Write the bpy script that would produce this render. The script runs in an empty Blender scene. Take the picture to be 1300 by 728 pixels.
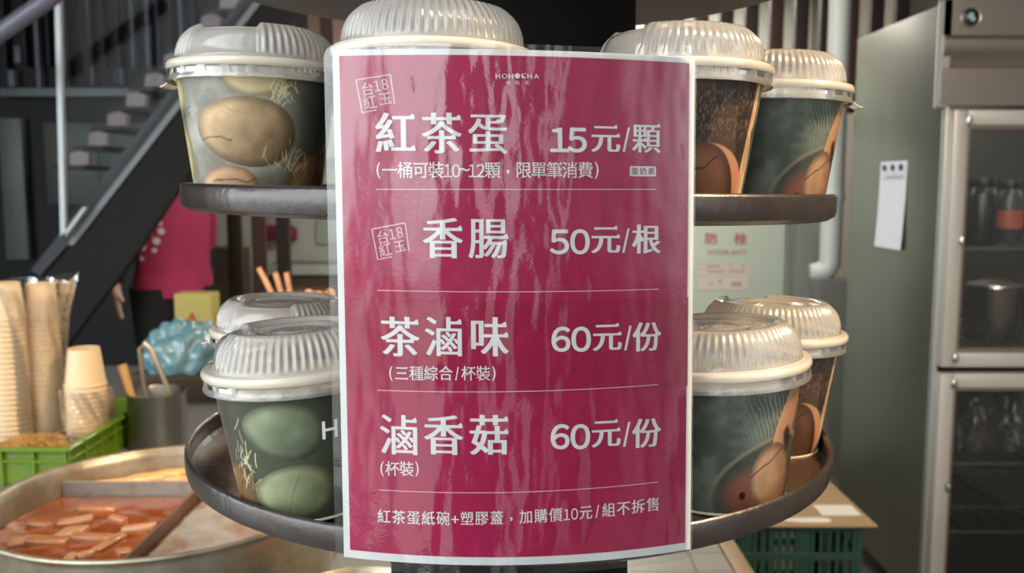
import bpy, bmesh, math, random
import numpy as np
from mathutils import Vector, Matrix
R_ = math.radians
S = bpy.context.scene
COL = S.collection
random.seed(7)

# ------------------------------------------------------------------ camera, sky, lamps, exposure
U = 0.258                       # stand radius in metres
F, PITCH, DC = 1145.74, 0.112675, 2.9328 * U
CAM = Vector((0.0, -DC, 1.45))
cd = bpy.data.cameras.new('camera'); cam = bpy.data.objects.new('camera', cd); COL.objects.link(cam)
cd.sensor_width = 36; cd.lens = F / 1300 * 36
cam.location = CAM; cam.rotation_euler = (math.pi / 2 - PITCH, 0, 0)
cd.clip_start = 0.05
cd.dof.use_dof = True; cd.dof.focus_distance = 0.53; cd.dof.aperture_fstop = 11
S.camera = cam
S.view_settings.view_transform = 'Standard'; S.view_settings.look = 'None'
S.view_settings.exposure = 0.36; S.view_settings.gamma = 1.0
S.view_settings.use_curve_mapping = False

def lin(c):
    if isinstance(c, str):
        c = [int(c[i:i + 2], 16) / 255 for i in (0, 2, 4)]
    elif max(c) > 1.0:
        c = [v / 255 for v in c]
    return tuple(v / 12.92 if v <= .04045 else ((v + .055) / 1.055) ** 2.4 for v in c[:3])

W = bpy.data.worlds.new('street_sky'); S.world = W; W.use_nodes = True
nt = W.node_tree; nt.nodes.clear()
n_out = nt.nodes.new('ShaderNodeOutputWorld'); n_bg = nt.nodes.new('ShaderNodeBackground')
n_tc = nt.nodes.new('ShaderNodeTexCoord'); n_sep = nt.nodes.new('ShaderNodeSeparateXYZ')
n_mr = nt.nodes.new('ShaderNodeMapRange'); n_cr = nt.nodes.new('ShaderNodeValToRGB')
def wn(op, x, y=None):
    n = nt.nodes.new('ShaderNodeMath'); n.operation = op
    for i, v in enumerate((x, y)):
        if v is None: continue
        if isinstance(v, (int, float)): n.inputs[i].default_value = v
        else: nt.links.new(v, n.inputs[i])
    return n.outputs[0]
nt.links.new(n_tc.outputs['Generated'], n_sep.inputs[0])
# height: dark ground, facades, bright sky; azimuth: made-up bands, bright left, dim right, shaped for the sign's reflections
n_mr.inputs['From Min'].default_value = -0.3; n_mr.inputs['From Max'].default_value = 0.7
nt.links.new(n_sep.outputs['Z'], n_mr.inputs['Value']); nt.links.new(n_mr.outputs[0], n_cr.inputs[0])
n_cr.color_ramp.elements[0].color = (.30, .30, .29, 1); n_cr.color_ramp.elements[0].position = .2
n_cr.color_ramp.elements[1].color = (.90, .97, 1.0, 1); n_cr.color_ramp.elements[1].position = .40
az = wn('DIVIDE', wn('ARCTAN2', n_sep.outputs['X'], wn('MULTIPLY', n_sep.outputs['Y'], -1.0)), math.pi)   # -1..1, 0 straight behind the camera
n_az = nt.nodes.new('ShaderNodeValToRGB'); nt.links.new(wn('MULTIPLY_ADD', az, .5), n_az.inputs[0])
n_az.inputs[0].links[0].from_node.inputs[2].default_value = .5
cr = n_az.color_ramp
stops = [(.0, .12), (.20, .9), (.33, 1.0), (.40, .95), (.425, .30), (.44, .85), (.468, .80), (.474, .10), (.505, .06), (.508, .5), (.52, .5), (.524, .07), (.545, .06), (.548, .35), (.556, .3), (.56, .06), (.60, .10), (.66, .35), (.70, .12), (1.0, .12)]
cr.elements[0].position = stops[0][0]; cr.elements[0].color = (stops[0][1],) * 3 + (1,)
cr.elements[1].position = stops[-1][0]; cr.elements[1].color = (stops[-1][1],) * 3 + (1,)
for p_, v_ in stops[1:-1]: cr.elements.new(p_).color = (v_, v_, v_, 1)
n_mix = nt.nodes.new('ShaderNodeMix'); n_mix.data_type = 'RGBA'; n_mix.blend_type = 'MULTIPLY'; n_mix.inputs['Factor'].default_value = 1
nt.links.new(n_cr.outputs[0], n_mix.inputs['A']); nt.links.new(n_az.outputs[0], n_mix.inputs['B'])
nt.links.new(n_mix.outputs['Result'], n_bg.inputs[0]); n_bg.inputs[1].default_value = 5.4
nt.links.new(n_bg.outputs[0], n_out.inputs[0])

def area(name, loc, target, sx, sy, power, col):
    l = bpy.data.lights.new(name, 'AREA'); l.shape = 'RECTANGLE'; l.size = sx; l.size_y = sy
    l.energy = power; l.color = col
    o = bpy.data.objects.new(name, l); COL.objects.link(o); o.location = loc
    o.rotation_euler = (Vector(target) - Vector(loc)).to_track_quat('-Z', 'Y').to_euler()
    return o
area('stall_lamp_light', (1.15, -0.25, 2.5), (0.15, -0.1, 1.3), .25, .25, 40, (1, .72, .41))
area('pot_lamp_light', (-.35, 0.75, 2.2), (-.5, .55, .9), .2, .2, 13, (1, .80, .56))
area('shop_lamp_light', (0.6, 5.3, 2.9), (0.6, 5.3, 0), 1.6, .3, 80, (1, .93, .82))
area('fridge_fill_light', (1.72, 2.35, 1.94), (1.70, 2.35, 0),   .35, .05, 9, (1, .95, .85))  # added unseen light that brightens the dark fridge inside and its pot
area('aisle_lamp_light', (0.3, 3.0, 2.95), (0.3, 3.0, 0), 1.0, .2, 34, (1, .93, .84))

# ------------------------------------------------------------------ helpers
def P(px, py, d):
    """world point seen at photo pixel (px, py) on the vertical plane d metres in front of the camera"""
    t = (364 - py) / F; c, s = math.cos(PITCH), math.sin(PITCH)
    z = d * (t * c - s) / (c + t * s); dd = d * c - z * s
    return Vector((CAM.x + (px - 650) / F * dd, CAM.y + d, CAM.z + z))
def PZ(px, py, z):
    """world point seen at a pixel on the horizontal plane z"""
    t = (364 - py) / F; c, s = math.cos(PITCH), math.sin(PITCH); h = z - CAM.z
    d = h * (c + t * s) / (t * c - s)
    return P(px, py, d)

def tag(o, label=None, cat=None, group=None, kind=None):
    if label: o['label'] = label
    if cat: o['category'] = cat
    if group: o['group'] = group
    if kind: o['kind'] = kind
    return o
def empty(name, loc=(0, 0, 0), rot=(0, 0, 0), label=None, cat=None, group=None, kind=None):
    o = bpy.data.objects.new(name, None); COL.objects.link(o); o.location = loc; o.rotation_euler = rot
    o.empty_display_size = .02
    return tag(o, label, cat, group, kind)
def copy_tree(o, parent=None):
    c = o.copy(); COL.objects.link(c)
    if parent is not None: c.parent = parent
    for ch in [x for x in COL.objects if x.parent == o]: copy_tree(ch, c)
    return c

class MB:
    def __init__(s): s.v = []; s.f = []
    def add(s, vs, fs, M=None):
        b = len(s.v)
        s.v += [tuple(M @ Vector(v)) if M else tuple(v) for v in vs]
        s.f += [tuple(i + b for i in f) for f in fs]; return s
    def box(s, lo, hi, M=None):
        x0, y0, z0 = lo; x1, y1, z1 = hi
        vs = [(x0, y0, z0), (x1, y0, z0), (x1, y1, z0), (x0, y1, z0), (x0, y0, z1), (x1, y0, z1), (x1, y1, z1), (x0, y1, z1)]
        return s.add(vs, [(0, 3, 2, 1), (4, 5, 6, 7), (0, 1, 5, 4), (1, 2, 6, 5), (2, 3, 7, 6), (3, 0, 4, 7)], M)
    def rbox(s, lo, hi, b=.004, seg=2, M=None):
        bm = bmesh.new(); bmesh.ops.create_cube(bm, size=1)
        for v in bm.verts:
            for k in range(3): v.co[k] = (lo[k] + hi[k]) / 2 + v.co[k] * (hi[k] - lo[k])
        bmesh.ops.bevel(bm, geom=list(bm.edges), offset=b, segments=seg, affect='EDGES', profile=.6)
        bm.verts.index_update()
        s.add([v.co[:] for v in bm.verts], [[v.index for v in f.verts] for f in bm.faces], M); bm.free(); return s
    def loft(s, rings, cap=True, closed=True, M=None):
        n = len(rings[0]); vs = [p for r in rings for p in r]; fs = []
        for i in range(len(rings) - 1):
            for j in range(n if closed else n - 1):
                k = (j + 1) % n
                fs.append((i * n + j, i * n + k, (i + 1) * n + k, (i + 1) * n + j))
        if cap and closed:
            fs.append(tuple(range(n))[::-1]); fs.append(tuple((len(rings) - 1) * n + j for j in range(n)))
        return s.add(vs, fs, M)
    def lathe(s, prof, n=64, M=None, mod=None, close=False):
        rings = []
        for i, (r, z) in enumerate(prof):
            ring = []
            for j in range(n):
                a = 2 * math.pi * j / n
                rr, zz = (r, z) if mod is None else mod(i, a, r, z)
                ring.append((rr * math.sin(a), -rr * math.cos(a), zz))
            rings.append(ring)
        if close: rings.append(rings[0])
        return s.loft(rings, cap=False, M=M)
    def tube(s, path, r, n=10, M=None):
        path = [Vector(p) for p in path]; rings = []
        rr = r if isinstance(r, (list, tuple)) else [r] * len(path)
        up = Vector((0, 0, 1))
        t0 = (path[1] - path[0]).normalized()
        a = t0.orthogonal().normalized()
        for i, p in enumerate(path):
            t = (path[min(i + 1, len(path) - 1)] - path[max(i - 1, 0)]).normalized()
            a = (a - t * a.dot(t)).normalized(); b = t.cross(a)
            rings.append([tuple(p + (a * math.cos(2 * math.pi * k / n) + b * math.sin(2 * math.pi * k / n)) * rr[i]) for k in range(n)])
        return s.loft(rings, M=M)
    def prism(s, poly, y0, y1, M=None):
        n = len(poly); vs = [(x, y0, z) for x, z in poly] + [(x, y1, z) for x, z in poly]
        fs = [tuple(range(n)), tuple(range(2 * n - 1, n - 1, -1))]
        fs += [(i, n + i, n + (i + 1) % n, (i + 1) % n) for i in range(n)]
        return s.add(vs, fs, M)
    def build(s, name, mat, parent=None, smooth=35, kind=None, loc=None):
        me = bpy.data.meshes.new(name); me.from_pydata(s.v, [], s.f); me.validate()
        bm = bmesh.new(); bm.from_mesh(me); bmesh.ops.recalc_face_normals(bm, faces=list(bm.faces)); bm.to_mesh(me); bm.free()
        if mat: me.materials.append(mat)
        if smooth:
            me.polygons.foreach_set('use_smooth', [True] * len(me.polygons))
            try: me.set_sharp_from_angle(angle=R_(smooth))
            except Exception: pass
        o = bpy.data.objects.new(name, me); COL.objects.link(o)
        if parent: o.parent = parent
        if loc is not None: o.location = loc
        if kind: o['kind'] = kind
        return o

def clean_center(o):
    """move a top-level mesh's origin to the centre of its base"""
    me = o.data; n = len(me.vertices); a = np.empty(n * 3, np.float32); me.vertices.foreach_get('co', a); a = a.reshape(-1, 3)
    c = np.array([(a[:, 0].min() + a[:, 0].max()) / 2, (a[:, 1].min() + a[:, 1].max()) / 2, a[:, 2].min()], np.float32)
    a -= c; me.vertices.foreach_set('co', a.ravel()); me.update(); o.location = Vector(o.location) + Vector(c.tolist()); return o

def node_mat(name):
    m = bpy.data.materials.new(name); m.use_nodes = True
    return m, m.node_tree.nodes, m.node_tree.links, m.node_tree.nodes['Principled BSDF']
def mat(name, col, rough=.5, metal=0., noise=0., nscale=20., bump=0., bscale=60., coat=0., spec=.5, col2=None, stretch=None, thr=None, trans=0., alpha=1., sss=0., rvar=0.):
    """principled material whose colour wanders between col and col2 with object-space noise"""
    m, N, L, b = node_mat(name)
    c = lin(col); b.inputs['Base Color'].default_value = (*c, 1)
    b.inputs['Roughness'].default_value = rough; b.inputs['Metallic'].default_value = metal
    b.inputs['Coat Weight'].default_value = coat; b.inputs['Coat Roughness'].default_value = .08
    b.inputs['Specular IOR Level'].default_value = spec
    b.inputs['Transmission Weight'].default_value = trans
    b.inputs['Alpha'].default_value = alpha
    if sss: b.inputs['Subsurface Weight'].default_value = sss; b.inputs['Subsurface Radius'].default_value = (.01, .006, .004)
    tc = N.new('ShaderNodeTexCoord'); mp = N.new('ShaderNodeMapping'); L.new(tc.outputs['Object'], mp.inputs[0])
    if stretch: mp.inputs['Scale'].default_value = stretch
    if noise or col2:
        t = N.new('ShaderNodeTexNoise'); t.inputs['Scale'].default_value = nscale; t.inputs['Detail'].default_value = 6
        t.inputs['Roughness'].default_value = .62
        L.new(mp.outputs[0], t.inputs['Vector'])
        r = N.new('ShaderNodeValToRGB'); lo, hi = thr or (.3, .7)
        r.color_ramp.elements[0].position = lo; r.color_ramp.elements[1].position = hi
        c2 = lin(col2) if col2 else tuple(max(0, v * (1 - noise)) for v in c)
        r.color_ramp.elements[0].color = (*c2, 1); r.color_ramp.elements[1].color = (*c, 1)
        L.new(t.outputs['Fac'], r.inputs[0]); L.new(r.outputs[0], b.inputs['Base Color'])
        if rvar:
            q = N.new('ShaderNodeMapRange'); q.inputs['To Min'].default_value = max(.02, rough - rvar); q.inputs['To Max'].default_value = rough + rvar
            L.new(t.outputs['Fac'], q.inputs['Value']); L.new(q.outputs[0], b.inputs['Roughness'])
    if bump:
        t2 = N.new('ShaderNodeTexNoise'); t2.inputs['Scale'].default_value = bscale; t2.inputs['Detail'].default_value = 4
        L.new(mp.outputs[0], t2.inputs['Vector'])
        bp = N.new('ShaderNodeBump'); bp.inputs['Strength'].default_value = bump; bp.inputs['Distance'].default_value = .01
        L.new(t2.outputs['Fac'], bp.inputs['Height']); L.new(bp.outputs[0], b.inputs['Normal'])
        if coat: L.new(bp.outputs[0], b.inputs['Coat Normal'])
    return m
def film(name, col, opac, gloss_rough=.12, bump=0., bscale=40., gl=1.0, transl=.6):
    """thin plastic film: see-through, partly cloudy, with a sheen"""
    m, N, L, b = node_mat(name); N.remove(b); out = N['Material Output']
    tr = N.new('ShaderNodeBsdfTransparent'); df = N.new('ShaderNodeBsdfDiffuse'); tl = N.new('ShaderNodeBsdfTranslucent'); gs = N.new('ShaderNodeBsdfGlossy')
    c = (*lin(col), 1); df.inputs[0].default_value = c; tl.inputs[0].default_value = c; gs.inputs['Roughness'].default_value = gloss_rough
    m1 = N.new('ShaderNodeMixShader'); m1.inputs[0].default_value = transl; L.new(df.outputs[0], m1.inputs[1]); L.new(tl.outputs[0], m1.inputs[2])
    m2 = N.new('ShaderNodeMixShader'); m2.inputs[0].default_value = opac; L.new(tr.outputs[0], m2.inputs[1]); L.new(m1.outputs[0], m2.inputs[2])
    fr = N.new('ShaderNodeFresnel'); fr.inputs[0].default_value = 1.45
    mu = N.new('ShaderNodeMath'); mu.operation = 'MULTIPLY'; mu.inputs[1].default_value = gl; L.new(fr.outputs[0], mu.inputs[0])
    m3 = N.new('ShaderNodeMixShader'); L.new(mu.outputs[0], m3.inputs[0]); L.new(m2.outputs[0], m3.inputs[1]); L.new(gs.outputs[0], m3.inputs[2])
    L.new(m3.outputs[0], out.inputs['Surface'])
    if bump:
        tc = N.new('ShaderNodeTexCoord'); t = N.new('ShaderNodeTexNoise'); t.inputs['Scale'].default_value = bscale; t.inputs['Detail'].default_value = 3
        L.new(tc.outputs['Object'], t.inputs['Vector']); bp = N.new('ShaderNodeBump'); bp.inputs['Strength'].default_value = bump; bp.inputs['Distance'].default_value = .01
        L.new(t.outputs['Fac'], bp.inputs['Height'])
        for q in (df, tl, gs): L.new(bp.outputs[0], q.inputs['Normal'])
        L.new(bp.outputs[0], fr.inputs['Normal'])
    return m

# ------------------------------------------------------------------ lettering: built-in font outlines, optionally thinned into a brush-serif face
def glyph(ch):
    if ch.isdigit(): ch = chr(ord(ch) + 0xFEE0)      # full-width digits share the ideographs' design
    c = bpy.data.curves.new('g', 'FONT'); c.body = ch; c.size = 1
    o = bpy.data.objects.new('g', c); COL.objects.link(o)
    dg = bpy.context.evaluated_depsgraph_get()
    k = o.to_curve(dg); polys = []
    for sp in k.splines:
        if sp.type != 'BEZIER': continue
        pts = []; bp = sp.bezier_points; n = len(bp)
        for i in range(n):
            a, b = bp[i], bp[(i + 1) % n]
            p0, p1, p2, p3 = a.co.xy, a.handle_right.xy, b.handle_left.xy, b.co.xy
            dv = (p3 - p0); L = max(dv.length, 1e-9)
            dev = max(abs((p1 - p0).x * dv.y - (p1 - p0).y * dv.x), abs((p2 - p0).x * dv.y - (p2 - p0).y * dv.x)) / L
            m = 1 if dev < 1e-3 else 5
            for q in range(m):
                t = q / m; u = 1 - t
                pts.append(p0 * u ** 3 + p1 * 3 * u * u * t + p2 * 3 * u * t * t + p3 * t ** 3)
        pp = [pts[0]]
        for p in pts[1:]:
            if (p - pp[-1]).length > 1e-4: pp.append(p)
        if len(pp) > 2: polys.append([(p.x, p.y) for p in pp])
    o.to_curve_clear(); bpy.data.objects.remove(o); bpy.data.curves.remove(c)
    return polys
def area2(p): return sum(p[i][0] * p[(i + 1) % len(p)][1] - p[(i + 1) % len(p)][0] * p[i][1] for i in range(len(p)))
def knobs(polys, dx):
    """triangular knobs at the right ends of horizontal strokes, as in printed brush-serif faces"""
    big = max(polys, key=lambda p: abs(area2(p)))
    if area2(big) < 0: polys = [p[::-1] for p in polys]
    out = []
    for p in polys:
        n = len(p)
        for i in range(n):
            a, b, c = p[i - 1], p[i], p[(i + 1) % n]
            if abs(b[0] - a[0]) < .012 and .03 < b[1] - a[1] < .13 and b[0] - c[0] > .14 and abs(c[1] - b[1]) < .012:
                out.append([(b[0] + dx, b[1] - .045), (b[0] + dx, b[1]), (b[0] + dx - .035, b[1] + .06), (b[0] + dx - .13, b[1] - .005)])
    return out
def fill(polys):
    c = bpy.data.curves.new('f', 'CURVE'); c.dimensions = '2D'; c.fill_mode = 'BOTH'
    for p in polys:
        s = c.splines.new('POLY'); s.points.add(len(p) - 1)
        for i, (x, y) in enumerate(p): s.points[i].co = (x, y, 0, 1)
        s.use_cyclic_u = True
    o = bpy.data.objects.new('f', c); COL.objects.link(o)
    me = o.to_mesh(); vs = [v.co.xy[:] for v in me.vertices]; fs = [tuple(f.vertices) for f in me.polygons]
    o.to_mesh_clear(); bpy.data.objects.remove(o); bpy.data.curves.remove(c)
    return vs, fs
GC = {}
def letters(ch, style):
    """filled outline of a character and its bounding box"""
    if (ch, style) not in GC:
        g = glyph(ch)
        v0, f0 = fill(g); v, f = [], []
        if style == 'ming': w = .018 if ch in '滷腸顆蛋' else .026; sh = [(-w, 0), (0, 0), (w, 0)]
        elif style == 'mings': w = .009; sh = [(-w, 0), (w, 0)]
        elif style == 'bold': sh = [(0, 0)] + [(.022 * math.cos(k), .020 * math.sin(k)) for k in np.linspace(0, 2 * math.pi, 8, endpoint=False)]
        else: sh = [(-.012, 0), (.012, 0), (0, .01), (0, -.01)]
        for ly, (sx, sy) in enumerate(sh):
            b = len(v); v += [(x + sx, y + sy, ly) for x, y in v0]; f += [tuple(i + b for i in q) for q in f0]
        if style in ('ming', 'mings') and g and not ch.isascii():
            for q in knobs(g, w):
                b = len(v); v += [(x, y, 3) for x, y in q]; f.append((b, b + 1, b + 2, b + 3))
        xs = [p[0] for p in v] or [0]; ys = [p[1] for p in v] or [0]
        GC[(ch, style)] = (v, f, min(xs), max(xs), min(ys), max(ys))
    return GC[(ch, style)]
# ------------------------------------------------------------------ materials
M = {}
M['tray'] = mat('black_brown_lacquer', '2e2622', .34, 0, .35, 30, .12, 45, coat=.25, spec=.5, rvar=.1)
M['tray_floor'] = mat('worn_lacquer_tray', '4a382c', .3, 0, .3, 25, .1, 60, coat=.3)
M['column'] = mat('matt_black_column', '151413', .85, 0, .3, 12, .05, 60, spec=.15)
M['under'] = mat('grey_tray_underside', '7c7b7b', .7, 0, .12, 8)
M['lid'] = film('clear_frosted_lid', 'ece7df', .43, .16, gl=1.4, transl=.38)
M['flange'] = film('frosted_lid_flange', 'fbf0de', .78, .16, gl=1.4, transl=.4)
M['skirt'] = film('clear_lid_skirt', 'e4dfd4', .30, .14, gl=1.6, transl=.4)
M['cream'] = mat('uncoated_cream_paper', 'e8d9bf', .6, 0, .05, 40)
M['white_paper'] = mat('white_paper', 'f1f1ef', .6, 0, .02, 30, spec=.1)
M['ink'] = mat('white_lettering', 'f6f1f1', .6, spec=.1)
M['steel'] = mat('brushed_stainless', 'b4b2ac', .27, 1, .12, 6, .03, 90, stretch=(1, 1, 12))
M['steel_d'] = mat('dull_stainless', '9c9a92', .36, 1, .15, 9, .05, 70)

# ------------------------------------------------------------------ room shell
shell_k = dict(kind='structure')
FL = mat('grey_floor_tiles', '5a564f', .5, 0, .25, 4)
MB().box((-6, -3.5, -.05), (6, 7.2, 0)).build('floor', FL, **shell_k)
MB().box((-6, -.9, 3.1), (6, 7.2, 3.2)).build('ceiling', mat('dark_ceiling', '4c4a47', .8, 0, .1, 3), **shell_k)
M['wall'] = mat('pale_green_white_wall', 'cfd4c8', .7, 0, .06, 3)
MB().box((-6, 6.2, 0), (6, 6.3, 3.1)).build('wall_back', M['wall'], **shell_k)
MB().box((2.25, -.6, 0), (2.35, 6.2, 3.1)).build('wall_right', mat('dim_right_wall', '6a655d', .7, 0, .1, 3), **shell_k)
MB().box((-4.6, 1.0, 0), (-4.5, 6.2, 3.1)).build('wall_left', mat('dark_left_wall', '2c3038', .6, 0, .2, 3), **shell_k)

# counter on which stand, pot and crate rest
ct = empty('counter', (-.9, .9, 0), label='long counter under the stand with pale tiled top and wooden edge', cat='counter')
CZ = .80
def rel(o, parent):
    o.parent = parent; o.matrix_parent_inverse = Matrix.Translation(-Vector(parent.location)); return o
def brick_mat(name, c1, c2, mortar, scale, w=.5, h=.25):
    m, N, L, b = node_mat(name); t = N.new('ShaderNodeTexBrick'); tc = N.new('ShaderNodeTexCoord'); L.new(tc.outputs['Object'], t.inputs['Vector'])
    t.inputs['Color1'].default_value = (*lin(c1), 1); t.inputs['Color2'].default_value = (*lin(c2), 1); t.inputs['Mortar'].default_value = (*lin(mortar), 1)
    t.inputs['Scale'].default_value = scale; t.inputs['Mortar Size'].default_value = .008; t.offset = 0
    L.new(t.outputs['Color'], b.inputs['Base Color']); b.inputs['Roughness'].default_value = .3; return m
rel(MB().rbox((-2.3, -.35, CZ - .04), (.375, 2.45, CZ), .004).build('worktop', brick_mat('pale_tiles', '77797a', '717374', '565756', 3.2)), ct)
rel(MB().rbox((.377, -.36, CZ - .055), (.41, 2.46, CZ), .006).build('edge_trim', mat('worn_wood_trim', '7b6850', .55, 0, .35, 12, .1, 40, stretch=(1, .1, 1))), ct)
rel(MB().box((-2.25, -.3, .0), (.34, 2.4, CZ - .042)).build('carcass', mat('dark_counter_front', '2f2a26', .6, 0, .2, 6)), ct)

# ------------------------------------------------------------------ tiered stand
SX = -.0023
ZU, ZL, ZT = 1.45 - .0132 * U, 1.45 - .7795 * U, 1.45 + .647 * U + .0756 * U     # rim tops of the three trays
st = empty('tiered_stand', (SX, 0, CZ + .0005), label='black round tiered display stand holding the paper bowls and price sign', cat='display stand')
def tray(z_top, radius, th, tiltdeg, under=None):
    r = radius * U; h = th * U; w = .0045
    prof = [(0.0, -h), (r - .006, -h), (r - .001, -h + .003), (r, -h + .007), (r, -.0025), (r - .001, -.0008), (r - w / 2, 0), (r - w + .001, -.0008), (r - w, -.0025), (r - w, -h + .0060), (r - w - .003, -h + .0030), (0, -h + .0025)]
    o = MB().lathe(prof, 160).build('tray', M['tray'], st, 40)
    o.location = (0, 0, z_top - CZ); o.rotation_euler = (0, R_(tiltdeg), 0)
    f = MB().lathe([(0, -h + .0037), (r - w - .004, -h + .0037), (r - w - .004, -h + .0027), (0, -h + .0027)], 128).build('tray_liner', M['tray_floor'], o)
    if under:
        MB().lathe([(0, -h - .002), (r - .008, -h - .002), (r - .008, -h - .0003), (0, -h - .0003)], 128).build('tray_underside', under, o)
    return o
tray(ZL, 1.018, .0766, 0)
tray(ZU, 1.0, .0756, 1.0)
tray(ZT, 1.0, .0756, 0, M['under'])
col = MB().lathe([(0, .012), (.10, .012), (.1025, .02), (.1025, ZT - CZ - .0756 * U - .003), (0, ZT - CZ - .0756 * U - .003)], 96).build('column', M['column'], st, 40)
MB().lathe([(0, 0), (.19, 0), (.195, .004), (.195, .014), (.185, .02), (.103, .024), (0, .024)], 96).build('base_plate', M['tray'], st, 40)

# ------------------------------------------------------------------ printed paper bowls with lids
def vnoise(x, y, seed=0):
    r = np.random.RandomState(seed).rand(256, 256)
    xi = np.floor(x).astype(int); yi = np.floor(y).astype(int); fx = x - xi; fy = y - yi
    fx = fx * fx * (3 - 2 * fx); fy = fy * fy * (3 - 2 * fy)
    g = lambda i, j: r[(xi + i) % 256, (yi + j) % 256]
    return (g(0, 0) * (1 - fx) + g(1, 0) * fx) * (1 - fy) + (g(0, 1) * (1 - fx) + g(1, 1) * fx) * fy
def fbm(x, y, seed=0, o=4):
    s = 0; a = .5
    for k in range(o): s = s + a * vnoise(x * 2 ** k, y * 2 ** k, seed + k); a *= .5
    return s
def sst(e0, e1, x):
    t = np.clip((x - e0) / (e1 - e0), 0, 1); return t * t * (3 - 2 * t)
def hexc(h): return np.array([int(h[i:i + 2], 16) for i in (0, 2, 4)]) / 255.
def mixc(A, B, t): return A * (1 - t[..., None]) + B * t[..., None]
def wrapd(a): return (a + 180) % 360 - 180
HB = .335
def egg(C, ph, h, c, hc, rx, ry, col_a, col_b, ang=0, crack=None, seed=1):
    """one printed egg: X along the wall, Y up it, both in stand radii"""
    X = np.radians(wrapd(ph - c)) * .18; Y = (h - hc) * HB
    ca, sa = math.cos(R_(ang)), math.sin(R_(ang)); x = X * ca + Y * sa; y = -X * sa + Y * ca
    asym = 1 + .14 * (x / rx)
    d = np.sqrt((x / rx) ** 2 + (y / (ry * asym)) ** 2)
    m = 1 - sst(.97, 1.01, d)
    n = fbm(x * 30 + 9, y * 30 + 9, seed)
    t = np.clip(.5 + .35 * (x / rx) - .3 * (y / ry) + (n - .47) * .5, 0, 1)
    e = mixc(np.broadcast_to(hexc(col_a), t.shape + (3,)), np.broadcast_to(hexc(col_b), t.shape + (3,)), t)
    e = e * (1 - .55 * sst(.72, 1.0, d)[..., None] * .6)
    if crack:
        for (yo, sl, cl, l0, l1) in crack:
            yl = yo * ry + sl * x + (vnoise(x * 34 + 50, x * 0 + seed, seed) - .5) * .014
            k = (1 - sst(.0008, .0032, np.abs(y - yl))) * (x > l0 * rx) * (x < l1 * rx)
            e = mixc(e, np.broadcast_to(hexc(cl), e.shape), k * .75)
    return mixc(C, e, m)
def straw(C, ph, h, c, hc, sx, sy, colr, seed):
    rng = random.Random(seed)
    for k in range(34):
        x0 = rng.gauss(0, sx * .6); y0 = rng.gauss(0, sy * .55); an = rng.uniform(.5, 1.9) * (1 if k % 4 else -1); L = rng.uniform(.006, .024)
        X = np.radians(wrapd(ph - c)) * .18 - x0; Y = (h - hc) * HB - y0
        a = X * math.cos(an) + Y * math.sin(an); b = -X * math.sin(an) + Y * math.cos(an) + 6 * a * a * (1 if k % 2 else -1)
        m = (1 - sst(.0004, .0024, np.abs(b))) * (1 - sst(L * .8, L, np.abs(a)))
        C = mixc(C, np.broadcast_to(hexc(colr), C.shape), m * rng.uniform(.5, 1))
    return C
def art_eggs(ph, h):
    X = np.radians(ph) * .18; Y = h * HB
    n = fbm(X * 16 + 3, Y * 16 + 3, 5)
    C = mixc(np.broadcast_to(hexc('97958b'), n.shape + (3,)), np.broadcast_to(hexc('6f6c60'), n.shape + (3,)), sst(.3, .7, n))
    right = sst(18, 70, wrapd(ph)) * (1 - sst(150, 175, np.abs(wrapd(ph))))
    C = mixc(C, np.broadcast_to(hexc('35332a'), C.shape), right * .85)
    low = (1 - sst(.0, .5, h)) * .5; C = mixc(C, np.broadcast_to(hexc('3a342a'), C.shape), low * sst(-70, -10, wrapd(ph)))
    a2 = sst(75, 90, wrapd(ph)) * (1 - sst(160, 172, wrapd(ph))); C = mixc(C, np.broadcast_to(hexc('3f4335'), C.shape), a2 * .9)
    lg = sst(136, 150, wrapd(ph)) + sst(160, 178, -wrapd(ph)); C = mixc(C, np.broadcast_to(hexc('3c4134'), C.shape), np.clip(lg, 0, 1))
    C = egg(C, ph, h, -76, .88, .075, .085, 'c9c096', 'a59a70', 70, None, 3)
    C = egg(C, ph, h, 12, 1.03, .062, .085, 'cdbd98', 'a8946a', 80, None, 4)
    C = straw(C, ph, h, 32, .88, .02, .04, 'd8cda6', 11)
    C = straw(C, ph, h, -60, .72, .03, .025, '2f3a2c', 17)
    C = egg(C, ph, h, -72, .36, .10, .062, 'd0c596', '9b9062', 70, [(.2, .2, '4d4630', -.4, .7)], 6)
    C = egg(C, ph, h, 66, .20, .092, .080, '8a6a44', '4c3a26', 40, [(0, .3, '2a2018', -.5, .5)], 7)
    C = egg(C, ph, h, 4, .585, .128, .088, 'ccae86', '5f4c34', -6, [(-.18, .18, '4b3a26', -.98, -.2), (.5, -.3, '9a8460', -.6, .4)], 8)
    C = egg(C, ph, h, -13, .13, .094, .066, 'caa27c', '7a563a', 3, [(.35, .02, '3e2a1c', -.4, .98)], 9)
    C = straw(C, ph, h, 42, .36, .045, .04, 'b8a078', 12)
    C = egg(C, ph, h, 118, .72, .098, .072, '8d957a', '434c3a', -10, [(.1, 1.6, '4a523e', .2, .7)], 13)  # this egg and the next: duller lower-tray light painted in as olive
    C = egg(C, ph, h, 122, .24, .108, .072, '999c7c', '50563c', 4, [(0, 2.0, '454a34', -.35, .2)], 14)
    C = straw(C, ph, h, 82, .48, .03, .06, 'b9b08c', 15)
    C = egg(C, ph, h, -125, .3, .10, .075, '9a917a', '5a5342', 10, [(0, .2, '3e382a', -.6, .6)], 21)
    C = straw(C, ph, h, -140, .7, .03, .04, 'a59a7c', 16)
    return C
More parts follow.
